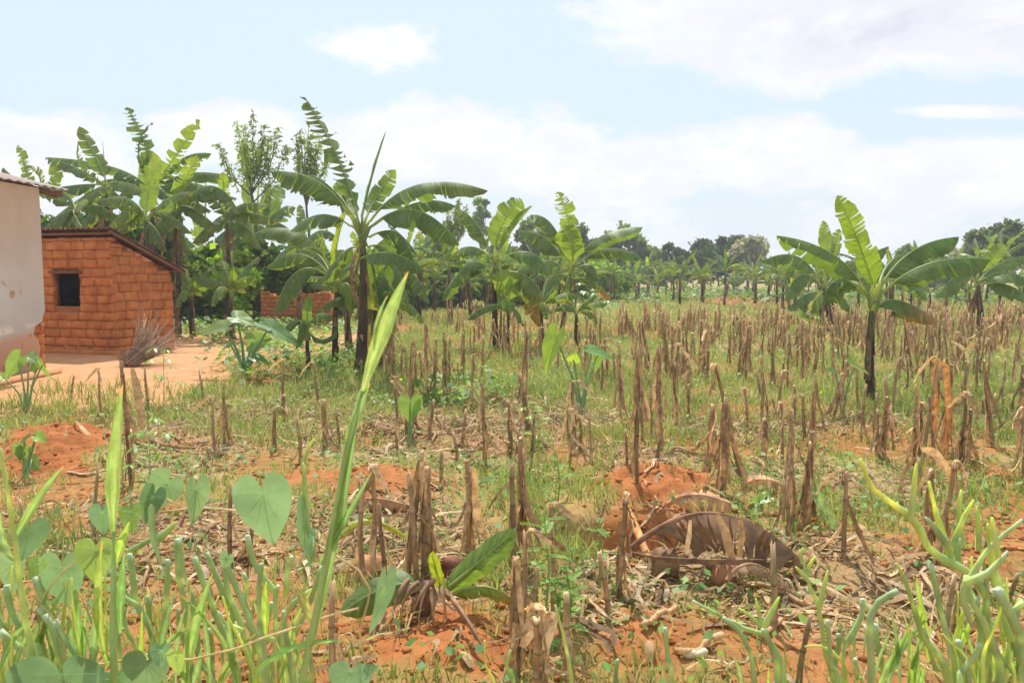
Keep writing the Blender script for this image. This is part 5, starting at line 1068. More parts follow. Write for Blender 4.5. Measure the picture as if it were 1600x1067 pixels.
def logbit(label, a, b, r, seed, col=(1, 1, 1), mat='deadleaf', name='banana_corm', cat='banana stump'):
    rng = random.Random(seed); A = G(*a); B = G(*b); A.z += r*.6; B.z += r*.6; root = empty(name, A); tag(root, label, cat); mb = MB(); mb.tube([(B-A)*t for t in (0, .1, .35, .7, .92, 1)], [r*.5, r*.95, r*1.1, r, r*.9, r*.4], 10, True, col, .12, rng); mb.build('body', M[mat], root)
    mb = MB()
    for i in range(10):
        p = (B-A)*rng.random(); d = Vector((rng.uniform(-1, 1), rng.uniform(-1, .2), rng.uniform(-.4, .6))).normalized(); mb.tube([p, p+d*r*1.3, p+d*r*1.7-Vector((0, 0, r*.7))], [.006, .004, .002], 4, False, (1.2, 1, .9))
    mb.build('root_fibre', M['deadleaf'], root)
logbit('cut banana stump with dark end lying under the arched leaf', (1020, 900), (1058, 896), .085, 1, (.8, .7, .6))
logbit('second banana stump, rounder and brown, right under the arched leaf', (1110, 910), (1138, 906), .075, 2, (1.2, .9, .8))
logbit('round reddish banana stump behind the young sucker', (700, 905), (716, 898), .06, 3, (.9, .55, .5))
logbit('tan old banana stump left of the three tall stalks', (555, 905), (600, 893), .07, 4, (1.7, 1.3, 1.1))
logbit('pale yellow cut leaf stalk on the soil left of the pit', (975, 880), (1030, 878), .022, 5, (3.2, 2.5, 1.6), name='leaf_stalk', cat='leaf stalk')
def sucker():
    b = G(662, 960); Y = b.y; rng = random.Random(5); root = empty('banana_sucker', b); tag(root, 'young cut banana sucker with three green leaves in the foreground', 'banana plant')
    st = MB(); st.tube([Vector((0, 0, -.03)), Vector((.0, 0, .05)), Vector((.02, 0, .14))], [.05, .04, .025], 10, True, (1.5, 1.3, 1.2), .1, rng); st.build('pseudostem', M['pseudo'], root)
    for (p, w, up, dr, tint, br) in ((((655, 915), (600, 918), (532, 958)), 64, (0, -1, 1), .25, (1.1, 1.15, 1), 0), (((692, 925), (745, 880), (806, 828)), 50, (.4, -.9, .9), .3, (1.2, 1.25, .9), 0), (((700, 935), (683, 895), (676, 862)), 20, (.3, -1, 0), .3, (2.2, 1.8, .7), 0), (((700, 930), (760, 915), (808, 945)), 40, (0, 0, 1), 1.2, (1.5, 1.3, .8), .7)):
        mb = MB(); q = [P(x, y, Y+d)-b for (x, y), d in zip(p, (0, -.03, -.05))]; leaf_mesh(mb, q[0], q[1], q[2], w/F*Y, up, dr, 1 if not br else 6, rng, .04, tint, br, 26, .02, .008); mb.build('leaf', M['banana'], root)
    for i, (x, y, xt, yt) in enumerate(((680, 905, 640, 975), (690, 915, 700, 1000), (700, 925, 770, 1045), (695, 925, 730, 985), (670, 915, 655, 990), (655, 910, 625, 965), (640, 905, 612, 985), (675, 920, 680, 1000))):
        mb = MB(); p0 = P(x, y, Y-.05)-b; p1 = P(xt, yt, Y-.35*(i == 2)-.1)-b; p1.z = max(p1.z, .0); pm = (p0+p1)*.5+Vector((0, -.05, .05)); leaf_mesh(mb, p0, pm, p1, rng.uniform(.05, .09), (.3, -1, .4), 1.3, 4, rng, .02, (1, 1, 1), 0, 14, .4, .01, 1, 1); g = rng.uniform(1.1, 1.9); mb.c = [(g, g*.95, g*.9)]*len(mb.c); mb.build('dead_leaf', M['deadleaf'], root)
sucker()
dry_px('bright yellow withered banana leaf on the straw behind the front stalks', 'fallen_banana_leaf', G(610, 850).y, ((545, 822), (590, 815), (640, 845)), 16, (0, -1, 1), .7, 4, 86, (3.4, 2.2, .6), mat='banana')
dry_px('curled brown leaf heap behind the front stalks', 'fallen_banana_leaf', G(560, 800).y, ((530, 800), (570, 778), (640, 790)), 60, (0, -.6, 1), .8, 6, 87, (1.3, 1.0, .9))
dry_px('yellow brown rolled leaf left of the vertical front stalks', 'fallen_banana_leaf', G(560, 860).y, ((535, 835), (560, 815), (585, 805)), 14, (0, -1, 1), .9, 2, 88, (2.6, 1.6, .6), mat='banana')
# big dry husk strips standing on particular stalks
def husk_px(label, Y, pts, wpx, seed, tint, up=(.2, -1, .2)):
    rng = random.Random(seed); q = [P(px, py, Y+d) for (px, py, d) in pts]; g = Vector((q[-1].x, q[-1].y, float(hgt(q[-1].x, q[-1].y)))); root = empty('dry_husk_leaf', g); tag(root, label, 'dry leaf', 'large dry maize leaves folded down from stalks')
    mb = MB(); n = len(q); rows = []; J = 5
    for i in range(n*4-3):
        k = i/4; a = int(k); f = k-a; a2 = min(n-1, a+1); f2 = f*f*(3-2*f); p = q[a].lerp(q[a2], f2)-g; T = (q[min(n-1, a+1)]-q[max(0, a if a+1 < n else a-1)]).normalized(); B = T.cross(Vector(up)).normalized(); N = B.cross(T); t = i/(n*4-4); w = wpx/F*Y*(math.sin(min(1, t*1.6+.25)*PI/2))*(1-.5*t**3)
        g_ = rng.uniform(.85, 1.1); rows.append([mb.add(p+B*(j/J-.5)*w+N*(.25*w*abs(j/J-.5)*2+rng.uniform(-.003, .003)), tuple(x*g_ for x in tint)) for j in range(J+1)])
    for i in range(len(rows)-1):
        for j in range(J): mb.f.append((rows[i][j], rows[i][j+1], rows[i+1][j+1], rows[i+1][j]))
    mb.build('blade', M['husk'], root)
husk_px('bright orange dry leaf hanging down the tall right stalk', G(1479, 712).y-.04, ((1455, 562, 0), (1476, 572, 0), (1478, 610, 0), (1482, 660, 0), (1474, 712, 0)), 13, 1, (1.3, .95, .6))
husk_px('orange dry leaf on the left of the pair at the right', G(1458, 702).y-.04, ((1465, 563, 0), (1457, 590, 0), (1459, 610, 0), (1462, 640, 0), (1455, 700, 0)), 11, 2, (1.25, .9, .55))
husk_px('pale folded dry leaf at the bottom centre stalk', G(843, 1090).y, ((815, 1010, 0), (835, 975, 0), (862, 955, -.02), (850, 1000, -.03), (842, 1040, -.03), (838, 1090, 0)), 26, 3, (1.35, 1.5, 1.7))
husk_px('cream folded leaf on top of the broken right stalk', G(1465, 885).y-.02, ((1440, 702, 0), (1456, 705, 0), (1470, 722, -.02), (1482, 740, 0), (1490, 770, 0)), 16, 4, (2.0, 1.9, 1.7))
husk_px('brown twisted leaf bending off the paired centre stalks', G(809, 888).y-.03, ((812, 705, 0), (816, 760, 0), (825, 800, -.05), (850, 835, -.1), (885, 860, -.15)), 13, 5, (.95, .85, .8))
husk_px('brown bent leaf leaning from the stalk near the centre sucker', G(732, 872).y-.03, ((740, 730, 0), (742, 780, 0), (750, 820, -.03), (765, 850, -.05)), 12, 6, (1.5, 1.4, 1.3))
husk_px('long brown leaf curving down beside the broken right stalk', G(1437, 775).y-.2, ((1432, 712, 0), (1412, 735, 0), (1403, 770, 0), (1412, 800, 0)), 8, 7, (.8, .75, .7))
husk_px('drooping brown leaf right of the lone dark stalk below the pit', G(1317, 877).y-.05, ((1322, 780, 0), (1340, 830, -.05), (1365, 880, -.1)), 9, 8, (.9, .8, .75))
husk_px('leaf split from the foot of the stalk above the dug soil', G(1131, 772).y-.05, ((1138, 640, 0), (1145, 690, -.02), (1160, 735, -.06), (1170, 770, -.1)), 8, 9, (.9, .8, .7))
husk_px('green and white striped leaf bent from the thick stalk trio', G(1262, 830).y-.03, ((1268, 745, 0), (1275, 775, -.02), (1295, 810, -.05), (1310, 830, -.08)), 18, 10, (.75, 1.5, .9))
husk_px('withered grey leaf wound around the tallest left stalk', G(205, 755).y-.03, ((207, 575, 0), (215, 610, -.02), (222, 650, -.03), (228, 690, -.02)), 13, 11, (1.0, 1.0, 1.0))
husk_px('pale grass plume arching over the far right stubble', G(1510, 620).y, ((1513, 568, 0), (1508, 550, 0), (1498, 540, 0), (1486, 534, 0)), 7, 12, (1.9, 2.1, 1.9))
husk_px('pale torn strip hanging from the middle of the arched dead leaf', G(1100, 905).y-.10, ((1078, 812, 0), (1076, 835, 0), (1072, 860, 0), (1082, 872, 0)), 9, 13, (1.4, 1.5, 1.6))
husk_px('cream folded strip right of centre on the arched dead leaf', G(1100, 905).y-.12, ((1120, 803, 0), (1132, 830, 0), (1138, 860, 0), (1150, 882, 0)), 16, 14, (1.3, 1.2, 1.2))
husk_px('long tan strip across the right side of the arched dead leaf', G(1100, 905).y-.12, ((1156, 812, 0), (1158, 840, 0), (1152, 880, 0)), 12, 15, (1.1, 1.0, .9))
# fallen stalks lying on the ground
def lying(label, a, b, r, seed, col):
    A = G(*a); B = G(*b); rng = random.Random(seed); root = empty('fallen_maize_stalk', A); tag(root, label, 'maize stalk', 'maize stalks lying on the ground'); mb = MB(); n = 8; pts = []
    for i in range(n+1):
        t = i/n; p = A.lerp(B, t); p.z = float(hgt(p.x, p.y))+r+.01; pts.append(p-A+Vector((rng.uniform(-.008, .008), 0, 0)))
    mb.tube(pts, [r*(1.1 if i % 2 else .95) for i in range(n+1)], 7, True, col); mb.build('stem', M['stalk'], root)
for i, (a, b, r, lb) in enumerate((((1150, 915), (1310, 965), .013, 'long fallen maize stalk slanting right of the arched leaf'), ((1300, 960), (1420, 975), .010, 'fallen stalk continuing towards the right hedge'), ((1240, 965), (1190, 1000), .010, 'short fallen stalk near the cut green stub'), ((1060, 1025), (1130, 1000), .014, 'short pale fallen stalk on bare soil at the bottom'), ((740, 830), (690, 850), .010, 'fallen stalk behind the sucker'), ((560, 880), (700, 870), .010, 'fallen stalk under the front stalks'), ((1000, 985), (1060, 960), .012, 'fallen stalk split on the soil left of the pale one'),
                                ((180, 690), (330, 695), .012, 'fallen stalk across the left red soil'), ((250, 640), (340, 645), .012, 'fallen stalk behind the left pair'), ((360, 790), (300, 800), .010, 'fallen stalk behind the heart leaves'), ((990, 700), (1100, 715), .012, 'fallen stalk above the dug soil'), ((560, 870), (640, 815), .009, 'slanting fallen stalk near the yellow leaf'))):
    lying(lb, a, b, r, i, (1.3, 1.2, 1.1))
for i, (px, py) in enumerate(((1080, 1028), (1098, 1026))):
    mb = MB(); rng = random.Random(i); mb.tube([Vector((-.035, 0, .012)), Vector((-.02, 0, .014)), Vector((.01, .005, .015)), Vector((.034, .01, .012))], [.006, .015, .017, .006], 9, True, (1.9, 2.0, 2.0), .1, rng); o = mb.build('maize_cob', M['stick']); o.location = G(px, py); o.rotation_euler = (0, 0, .5*i); tag(o, ['small pale cob lying on bare soil, the left of two', 'small pale cob lying on bare soil, the right of two'][i], 'maize cob')

# ------------------------------------------------------------------ foreground hedge of jointed succulent stems
def euph(label, Y, branches, seed, rpx=9, group='pencil euphorbia plants in the foreground hedge', extra=()):
    rng = random.Random(seed); branches = list(branches)
    for _ in range(extra[0] if extra else 0):
        x0 = rng.uniform(extra[1], extra[2]); ty_ = rng.uniform(extra[3], extra[4]); dx = rng.gauss(0, 28); branches.append(([(x0, 1075), (x0+dx*.3+rng.uniform(-8, 8), (1075*2+ty_)/3), (x0+dx*.8, (1075+ty_*3)/4), (x0+dx, ty_)], rng.choice((0, 0, .2, 1.0)), rng.uniform(4.5, 7.5)))
    allp = [q for b in branches for q in b[0]]; bx = sum(q[0] for q in allp)/len(allp); p = P(bx, 900, Y); g = Vector((p.x, p.y, float(hgt(p.x, p.y)))); root = empty('pencil_euphorbia', g); tag(root, label, 'succulent', group)
    for bi, br in enumerate(branches):
        pts, tipc = br[0], (br[1] if len(br) > 1 else 0); rp = br[2] if len(br) > 2 else rpx; dd = rng.uniform(-.12, .12); pts = [(pts[k][0]+(rng.uniform(-3, 3) if 0 < k < len(pts)-1 else 0), pts[k][1]) for k in range(len(pts))]
        W_ = [P(x, y, Y+dd*(1 if i else 1))-g for i, (x, y) in enumerate(pts)]
        if pts[0][1] > 1030:                                           # carry the stem down to the soil
            w0 = W_[0]; W_ = [Vector((w0.x*.7, w0.y*.7, -.02)), Vector((w0.x*.85, w0.y*.85, w0.z*.5))]+W_
        mb = MB(); P2 = []; R2 = []; C2 = []; r = rp*(.72 if seed < 5 else .9)/F*Y
        dense = []
        for i in range(len(W_)-1):
            m = max(2, int((W_[i+1]-W_[i]).length/.02))
            for j in range(m):
                t = j/m; a = W_[max(0, i-1)]; b = W_[i]; c = W_[i+1]; d = W_[min(len(W_)-1, i+2)]
                q = .5*((2*b)+(c-a)*t+(2*a-5*b+4*c-d)*t*t+(3*b-a-3*c+d)*t**3); dense.append(q)
        dense.append(W_[-1]); n = len(dense); nodes = max(3, int(n/5.5))
        for i, q in enumerate(dense):
            t = i/(n-1); pin = abs(math.sin(i/n*nodes*PI)); rr_ = r*(1.08-.28*t-(.5*t**3 if tipc else .1*t))*(1-.20*(pin < .3)); P2.append(q+Vector((rng.uniform(-1, 1), rng.uniform(-1, 1), 0))*r*.10); R2.append(rr_*rng.uniform(.95, 1.05))
            yv = tipc*max(0, t-.15)/.85+.12; sc = 1.7 if pin < .22 else rng.uniform(.85, 1.15); k = 1+1.0*yv; C2.append((sc*(1+1.0*yv)*rng.uniform(.93, 1.07), sc*(1+.72*yv), (1.3 if pin < .22 else 1)*(1-.35*yv)))
        C2[-1] = (1.5, 1.35, 2.0) if tipc < .2 else C2[-1]; mb.tube(P2, R2, 9, True, C2, .05, rng); mb.build('stem', M['euph'], root)
        if not tipc:
            pass
    return root
YL = 1.75
euph('euphorbia at the left corner with a pale stem reaching the frame edge', 1.6, [([(60, 1075), (40, 960), (18, 820), (0, 700)], .5, 10), ([(100, 1041), (78, 968), (54, 901)],), ([(70, 1040), (46, 1003), (16, 952), (11, 914)],), ([(135, 1070), (105, 1000), (60, 950)],), ([(20, 1060), (10, 1000), (-10, 960)],), ([(60, 1060), (30, 1010), (0, 985)],), ([(40, 950), (22, 900), (5, 850)], .4, 8), ([(85, 1070), (90, 1010), (70, 960)],)], 1, 10, extra=(9, 0, 140, 880, 1000))
euph('euphorbia with a bent stem below the small heart leaves', YL, [([(234, 1070), (237, 990), (215, 947), (204, 893), (202, 865)],), ([(234, 975), (231, 931)], 0, 7), ([(217, 1040), (199, 979), (191, 941)], 0, 7), ([(215, 945), (198, 935), (190, 925)], 0, 6), ([(250, 1040), (258, 941), (261, 874)],), ([(190, 1040), (182, 990), (186, 960)], 0, 6), ([(240, 850), (262, 828), (276, 815)], .3, 8), ([(200, 862), (225, 850), (275, 820)], .2, 7)], 2, 9, extra=(8, 130, 270, 890, 1010))
euph('euphorbia with many straight cut stems in the middle of the left hedge', 1.85, [([(296, 1070), (292, 960), (277, 896), (277, 842)],), ([(312, 1070), (310, 960), (290, 900), (281, 840)], 0, 6), ([(398, 1075), (377, 974), (360, 925), (350, 874)],), ([(374, 1072), (355, 1000), (334, 955), (304, 871)],), ([(360, 947), (339, 898), (323, 863)], 0, 8), ([(333, 1072), (331, 1008), (326, 982)], 0, 7), ([(405, 1000), (380, 950), (388, 915), (380, 895)], 0, 6), ([(355, 990), (345, 960), (330, 955)], 0, 7), ([(366, 1060), (363, 990), (362, 940)], 0, 7), ([(380, 985), (360, 975)], 0, 6)], 3, 9, extra=(9, 270, 410, 880, 1010))
euph('euphorbia under the largest heart leaf with a yellow tipped stem', 1.7, [([(489, 875), (480, 800), (474, 723)], .3, 8), ([(474, 724), (482, 705), (492, 684)], 1.3, 5), ([(449, 1072), (445, 963), (496, 912), (512, 860)], 0, 9), ([(458, 1072), (452, 1015), (478, 952), (503, 885)], 0, 8), ([(412, 1050), (376, 941), (351, 876)],), ([(431, 927), (394, 876), (387, 836)], 0, 8), ([(420, 1070), (405, 960), (408, 880)], 0, 7), ([(438, 1060), (432, 940), (436, 915)], 0, 7), ([(430, 1000), (400, 990), (385, 970)], 0, 7), ([(470, 1072), (492, 985), (512, 900)], 0, 7), ([(447, 930), (452, 880), (458, 870)], 0, 7), ([(512, 862), (536, 771), (543, 702)], .3, 8), ([(398, 1020), (392, 960), (378, 930)], 0, 6)], 4, 9, extra=(7, 400, 500, 860, 1000))
euph('euphorbia sprig with two forked lit tips, bottom right of the pit', 1.8, [([(1227, 1075), (1200, 999), (1162, 982), (1082, 938)], .1, 8), ([(1216, 1060), (1193, 982)], 0, 8), ([(1190, 982), (1170, 962), (1154, 950)], 1.2, 4), ([(1191, 980), (1184, 955), (1181, 934)], 1.2, 4), ([(1193, 980), (1208, 955), (1218, 932)], 1.0, 5), ([(1180, 1075), (1165, 1000), (1130, 965)], 0, 6)], 5)
euph('slender euphorbia sprig forking into thin yellow tips right of the cut stub', 1.9, [([(1303, 1075), (1286, 1009), (1279, 948), (1262, 903), (1255, 872)], .3, 7), ([(1265, 910), (1252, 895), (1243, 885)], 1.2, 4), ([(1262, 898), (1268, 882), (1275, 868)], 1.2, 4), ([(1281, 948), (1288, 920), (1294, 890)], 1.0, 5), ([(1254, 880), (1252, 865), (1255, 855)], 1.2, 3.5)], 6)
euph('euphorbia with stiff blue-green uprights, second from the right', 1.7, [([(1322, 1075), (1316, 1030), (1286, 1009), (1258, 1010)], .7, 6), ([(1317, 1045), (1316, 1000), (1311, 975)], .2, 6), ([(1320, 1010), (1345, 960), (1347, 935)], 0, 6), ([(1361, 1070), (1363, 958), (1403, 923)], 0, 8), ([(1346, 940), (1360, 955)], 0, 5), ([(1380, 1072), (1372, 1010), (1368, 975)], 0, 7)], 7, extra=(5, 1290, 1440, 960, 1030))
euph('largest euphorbia at the right corner with a long yellow arching tip', 1.6, [([(1485, 1075), (1444, 992), (1413, 906), (1399, 880)], .3, 9), ([(1540, 930), (1523, 900), (1485, 879), (1451, 855), (1425, 812), (1368, 765), (1344, 717)], 1.2, 8), ([(1423, 812), (1428, 770), (1432, 724)], 1.3, 5.5), ([(1487, 878), (1461, 789), (1452, 752)], 1.2, 7), ([(1495, 885), (1496, 840)], 0, 8), ([(1485, 860), (1500, 820), (1522, 780)], 1.2, 6), ([(1564, 1075), (1544, 982), (1513, 920), (1540, 865), (1557, 844), (1598, 812)], .1, 10), ([(1580, 1000), (1557, 906), (1544, 818)], 1.1, 8), ([(1600, 1060), (1588, 985), (1557, 920)], 0, 12), ([(1545, 1070), (1542, 930), (1534, 860)], .2, 8), ([(1530, 860), (1530, 820), (1527, 790)], 1.2, 5), ([(1485, 860), (1460, 825), (1446, 808)], .1, 6), ([(1512, 900), (1505, 940), (1520, 980)], .1, 8), ([(1525, 1072), (1480, 1000), (1470, 990)], .9, 5), ([(1600, 940), (1582, 955)], 0, 7), ([(1515, 1072), (1500, 1020), (1497, 1000)], 0, 8), ([(1600, 1075), (1590, 1010), (1575, 990)], 0, 11), ([(1505, 855), (1500, 810), (1502, 765)], 1.0, 6), ([(1560, 870), (1553, 830), (1550, 808)], 1.2, 5), ([(1508, 910), (1545, 895), (1575, 860)], .1, 7)], 8, extra=(12, 1470, 1600, 860, 1010))
euph('thin euphorbia stems poking up at the bottom centre', 1.9, [([(1049, 1078), (1044, 1020), (1039, 980)], 0, 6), ([(893, 1078), (884, 1005), (868, 945)], .5, 6), ([(960, 1078), (965, 1030)], 0, 5), ([(805, 1078), (795, 1040), (798, 1015)], .3, 7), ([(775, 1078), (760, 1040), (757, 1000)], .9, 5)], 9)
# tall grass plants: broad pointed blades
def blade_px(root, g, Y, pts, wpx, seed, tint=(1, 1, 1), up=(.15, -1, .1), n=26, dz=0, peak=.35):
    rng = random.Random(seed); q = [P(x, y, Y+dz)-g for x, y in pts]; a, m, c = q; cc = m*2-(a+c)*.5; mb = MB(); rows = []; J = 4
    for i in range(n+1):
        t = i/n; p = a*(1-t)**2+cc*2*t*(1-t)+c*t*t; T = ((cc-a)*(1-t)+(c-cc)*t).normalized(); B = T.cross(Vector(up)).normalized(); N = B.cross(T); w = wpx/F*Y*(min(1, (t/peak)*.75+.25)*(1-max(0, (t-peak)/(1-peak))**1.8))+.001
        rows.append([mb.add(p+B*(j/J-.5)*w+N*(abs(j/J-.5)*w*.7+.10*w*math.sin(i*.9+seed+j)), tuple(x*(1.4 if j == J//2 else 1)*(1+.15*math.sin(j*3+i*.3))*rng.uniform(.92, 1.08)*(1+(1.2 if (t > .93 and m_ == 0) else 0)) for m_, x in enumerate(tint)), ((j/J-.5), t*3, 0)) for j in range(J+1)])
    for i in range(n):
        for j in range(J): mb.f.append((rows[i][j], rows[i][j+1], rows[i+1][j+1], rows[i+1][j]))
    mb.build('blade', M['blade'], root)
def grassplant(label, Y, bx, culm, bl, seed, extra=()):
    rg = random.Random(seed*7); bl = list(bl)
    for _ in range(extra[0] if extra else 0):
        x0 = rg.uniform(extra[1], extra[2]); ty_ = rg.uniform(extra[3], extra[4]); dx = rg.gauss(0, 30); k_ = rg.uniform(.7, 1.15); bl.append((((x0, 1080), (x0+dx*.25, (1080+ty_)/2), (x0+dx, ty_)), rg.uniform(5, 11), (k_*rg.uniform(.85, 1.2), k_, .8)))
    p = P(bx, 900, Y); g = Vector((p.x, p.y, float(hgt(p.x, p.y)))); root = empty('tall_grass', g); tag(root, label, 'grass plant', 'tall broad-bladed grass in the foreground')
    if culm:
        mb = MB(); w = [P(x, y, Y)-g for x, y in culm]; w = [Vector((w[0].x*.5, 0, -.02))]+w; mb.tube(w, [.007]*(len(w)-1)+[.004], 8, True, (1.2, 1.25, .9)); mb.build('culm', M['euph'], root)
    for i, b in enumerate(bl): blade_px(root, g, Y, b[0], b[1], seed*10+i, b[2] if len(b) > 2 else (1, 1, 1), b[3] if len(b) > 3 else (.15, -1, .1), peak=b[4] if len(b) > 4 else .35)
grassplant('tall grass whose long lit blade rises across the central bananas', 1.5, 500, [(470, 1070), (500, 930), (525, 800), (545, 690), (565, 610)], [(((566, 615), (596, 520), (638, 424)), 25, (1.15, 1.1, .9), (.35, -1, .1), .45), (((538, 715), (553, 655), (578, 598)), 17, (.9, 1, .9), (.6, -1, 0), .4), (((520, 860), (535, 780), (560, 640)), 14, (.85, .95, .85), (.8, -1, 0), .3), (((500, 880), (540, 810), (582, 735)), 10, (.8, .95, .8)), (((470, 1060), (520, 860), (540, 700)), 12), (((462, 918), (478, 945), (493, 985)), 15, (1.3, .9, .8)), (((585, 545), (590, 500), (606, 462)), 6), (((395, 1062), (450, 1018), (545, 1000)), 14, (.9, 1.1, .8), (0, -.4, 1))], 1)
grassplant('tall grass with one wide blade standing straight before the left field', 1.5, 175, [(178, 1070), (177, 960), (178, 830)], [(((178, 838), (181, 720), (192, 600)), 23, (1.15, 1.1, .85), (.1, -1, 0), .35), (((170, 1040), (157, 960), (160, 845)), 17, (1.3, 1.15, .7), (-.1, -1, 0), .5), (((188, 990), (190, 930), (195, 860)), 14, (.8, 1, .8), (.2, -1, 0), .5), (((178, 890), (190, 850), (202, 815)), 15, (1.3, 1.3, .7), (.2, -1, 0), .5), (((140, 1060), (150, 980), (152, 930)), 12), (((20, 1060), (30, 1020), (55, 975)), 9), (((0, 1050), (20, 1000), (50, 970)), 9, (.8, .95, .8)), (((22, 845), (60, 780), (100, 728)), 13, (1.0, 1.05, .8)), (((0, 800), (8, 850), (30, 880)), 14)], 2)
grassplant('tall grass of narrow upright blades between the left hedge stems', 1.65, 300, None, [(((285, 1075), (305, 980), (332, 895)), 17, (1.0, 1.05, .8), (.2, -1, 0), .3), (((220, 1075), (221, 1020), (222, 955)), 9, (1.4, 1.3, .6)), (((300, 1075), (310, 1040), (315, 1010)), 10), (((245, 1030), (265, 1000), (298, 980)), 9, (.9, 1, .8)), (((118, 1075), (112, 1000), (108, 960)), 12), (((415, 1000), (414, 950), (416, 908)), 14, (1.3, 1.25, .6)), (((370, 1075), (360, 1000), (356, 965)), 10), (((330, 1075), (322, 990), (318, 940)), 8), (((130, 1075), (122, 960), (118, 920)), 14, (.9, 1, .8)), (((275, 1075), (278, 1000), (290, 950)), 8)], 3, (26, 0, 500, 900, 1030))
grassplant('grass tuft with narrow blades at the bottom right between hedge plants', 1.7, 1400, None, [(((1368, 1080), (1395, 1020), (1424, 978)), 16, (.95, 1.0, .8), (.2, -1, 0), .3), (((1362, 1080), (1372, 1030), (1392, 985)), 6), (((1450, 1030), (1438, 960), (1432, 900)), 14, (1.2, 1.15, .6)), (((1490, 1030), (1505, 990), (1522, 965)), 14, (1.25, 1.2, .7)), (((1160, 1080), (1155, 1050), (1147, 1025)), 6), (((1200, 1080), (1200, 1060), (1201, 1040)), 5, (1.3, 1.2, .6)), (((1525, 960), (1510, 920), (1510, 900)), 14, (1, 1.1, .9)), (((1580, 1030), (1572, 950), (1548, 870)), 12, (.8, 1, .9)), (((1475, 1050), (1455, 1010), (1420, 985)), 10), (((1545, 1075), (1550, 1030), (1552, 1000)), 12, (1.3, 1.2, .6))], 4, (16, 1380, 1600, 930, 1040))
# climbing vine with heart leaves
def vine(label, Y, stem, leaves, seed):
    rng = random.Random(seed); p = P(stem[0][0], 950, Y); g = Vector((p.x, p.y, float(hgt(p.x, p.y)))); root = empty('heart_leaf_vine', g); tag(root, label, 'vine', 'climbing vines on the left hedge')
    mb = MB(); w = [P(x, y, Y+.02)-g for x, y in stem]; w = [Vector((w[0].x, w[0].y, 0))]+w; mb.tube(w, [.0022]*len(w), 6, True, (2.2, 1.2, 1.3)); mb.build('tendril', M['euph'], root)
    for (jx, jy, tx, ty, wpx, view, tint) in leaves:
        dz = rng.uniform(-.08, .08); j = P(jx, jy, Y+dz)-g; t = P(tx, ty, Y+dz+rng.uniform(-.02, .02))-g; ax = t-j; Lf = ax.length; ax.normalize(); n = {'c': Vector((.1, -1, .25)), 'r': Vector((1, -.55, .3)), 'l': Vector((-1, -.55, .3)), 'u': Vector((0, -.6, 1))}[view]; sd = ax.cross(n).normalized(); nr = sd.cross(ax)
        if nr.dot(n) < 0: nr = -nr
        mb = MB(); tt = {1: (1, 1, 1), 2: (1.5, 1.3, .6), 3: (.75, .8, .8), 4: (1.25, 1.15, 1.1)}[tint]; heart(mb, j, ax, sd, nr, Lf, wpx/F*Y, tt, .22, .25, 20, wav=.015, sag=.15)
        lo = mb.build('leaf', M['vine'], root); vm = MB()
        for a in (0, .5, -.5, 1.0, -1.0, 1.7, -1.7):
            l = 1.0 if a == 0 else .62; e = ax*math.cos(a)*Lf*l+sd*math.sin(a)*wpx/F*Y*.42; k = 6; pts = []
            for i in range(k):
                tq = i/(k-1); v = e*tq; u = abs(v.dot(sd)); vv = max(0, v.dot(ax)); pts.append(j+v+nr*(u*.22-.15*Lf*(vv/Lf)**2+.0012))
            vm.tube(pts, [.0008, .0007, .0006, .0005, .0004, .0003], 4, False, (2.6, 2.0, 2.2))
        vo = vm.build('leaf_veins', M['vine'], lo)
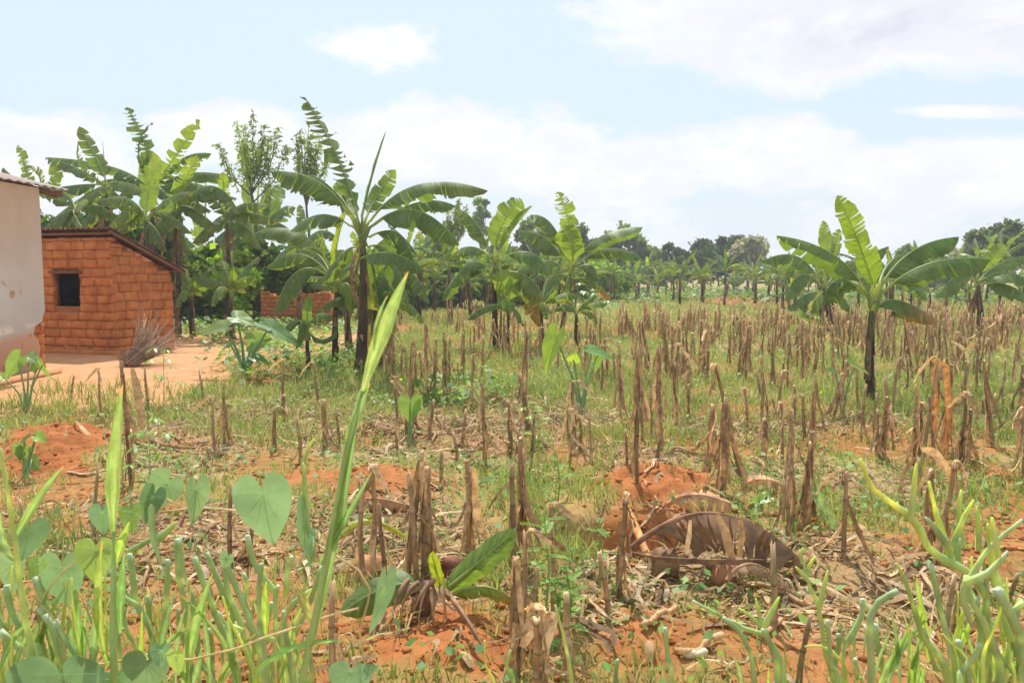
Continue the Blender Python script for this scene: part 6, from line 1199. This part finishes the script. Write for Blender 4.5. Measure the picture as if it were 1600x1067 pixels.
vine('vine with the largest heart leaf hanging in front of the stubble', 1.55, [(430, 1000), (470, 900), (440, 855), (460, 820), (400, 800), (310, 792), (250, 800)], [(411, 772, 426, 858, 88, 'c', 1), (478, 812, 478, 902, 66, 'l', 1), (306, 765, 305, 825, 46, 'r', 4), (355, 870, 345, 890, 24, 'c', 1), (492, 840, 480, 880, 40, 'l', 1)], 1)
vine('vine of crowded heart leaves over the left hedge stems', 1.6, [(100, 1000), (80, 960), (60, 940), (100, 890), (160, 850), (210, 840), (250, 800), (262, 780), (300, 800)], [(98, 888, 101, 955, 76, 'c', 1), (243, 820, 248, 906, 62, 'l', 1), (262, 755, 235, 800, 60, 'c', 4), (240, 775, 222, 822, 40, 'c', 3), (45, 830, 38, 880, 62, 'r', 3), (150, 860, 148, 915, 62, 'c', 2), (160, 800, 160, 838, 40, 'c', 3), (208, 790, 214, 838, 44, 'l', 1), (20, 880, 15, 935, 46, 'c', 4), (60, 880, 45, 905, 30, 'c', 2), (205, 800, 205, 835, 34, 'c', 2)], 2)
vine('vine with large dark heart leaves along the bottom left edge', 1.5, [(90, 1060), (140, 1040), (200, 1030), (300, 1030), (380, 1010), (400, 1000), (520, 960), (560, 950)], [(94, 1052, 96, 1130, 150, 'c', 3), (230, 1035, 225, 1085, 74, 'c', 1), (180, 1060, 180, 1095, 70, 'c', 1), (275, 1025, 278, 1058, 26, 'c', 2), (252, 1015, 250, 1045, 34, 'c', 1)], 3)
vine('thin vine trailing down past the green sucker leaf with one side-on leaf', 1.6, [(575, 1075), (562, 985), (575, 940), (578, 920), (560, 890), (520, 865), (495, 850)], [(600, 915, 584, 998, 46, 'r', 1), (548, 1050, 540, 1095, 70, 'c', 1), (575, 1050, 592, 1040, 26, 'u', 1)], 4)

# ------------------------------------------------------------------ haze: the far trees pale into it
def haze():
    m, k, out = new_mat('air_haze'); v = k.new('ShaderNodeVolumePrincipled'); v.inputs['Color'].default_value = (.95, .96, 1, 1); v.inputs['Density'].default_value = HAZE; v.inputs['Anisotropy'].default_value = .2
    k.link(v.outputs[0], out.inputs['Volume']); mb = MB(); mb.box((0, 445, 8.5), 1900, 920, 23, None); me = mb.mesh('haze', m, False); o = link('haze', me); tag(o, 'thin pale haze over the whole field', 'haze', kind='stuff')
HAZE = 0.0014
if HAZE: haze()
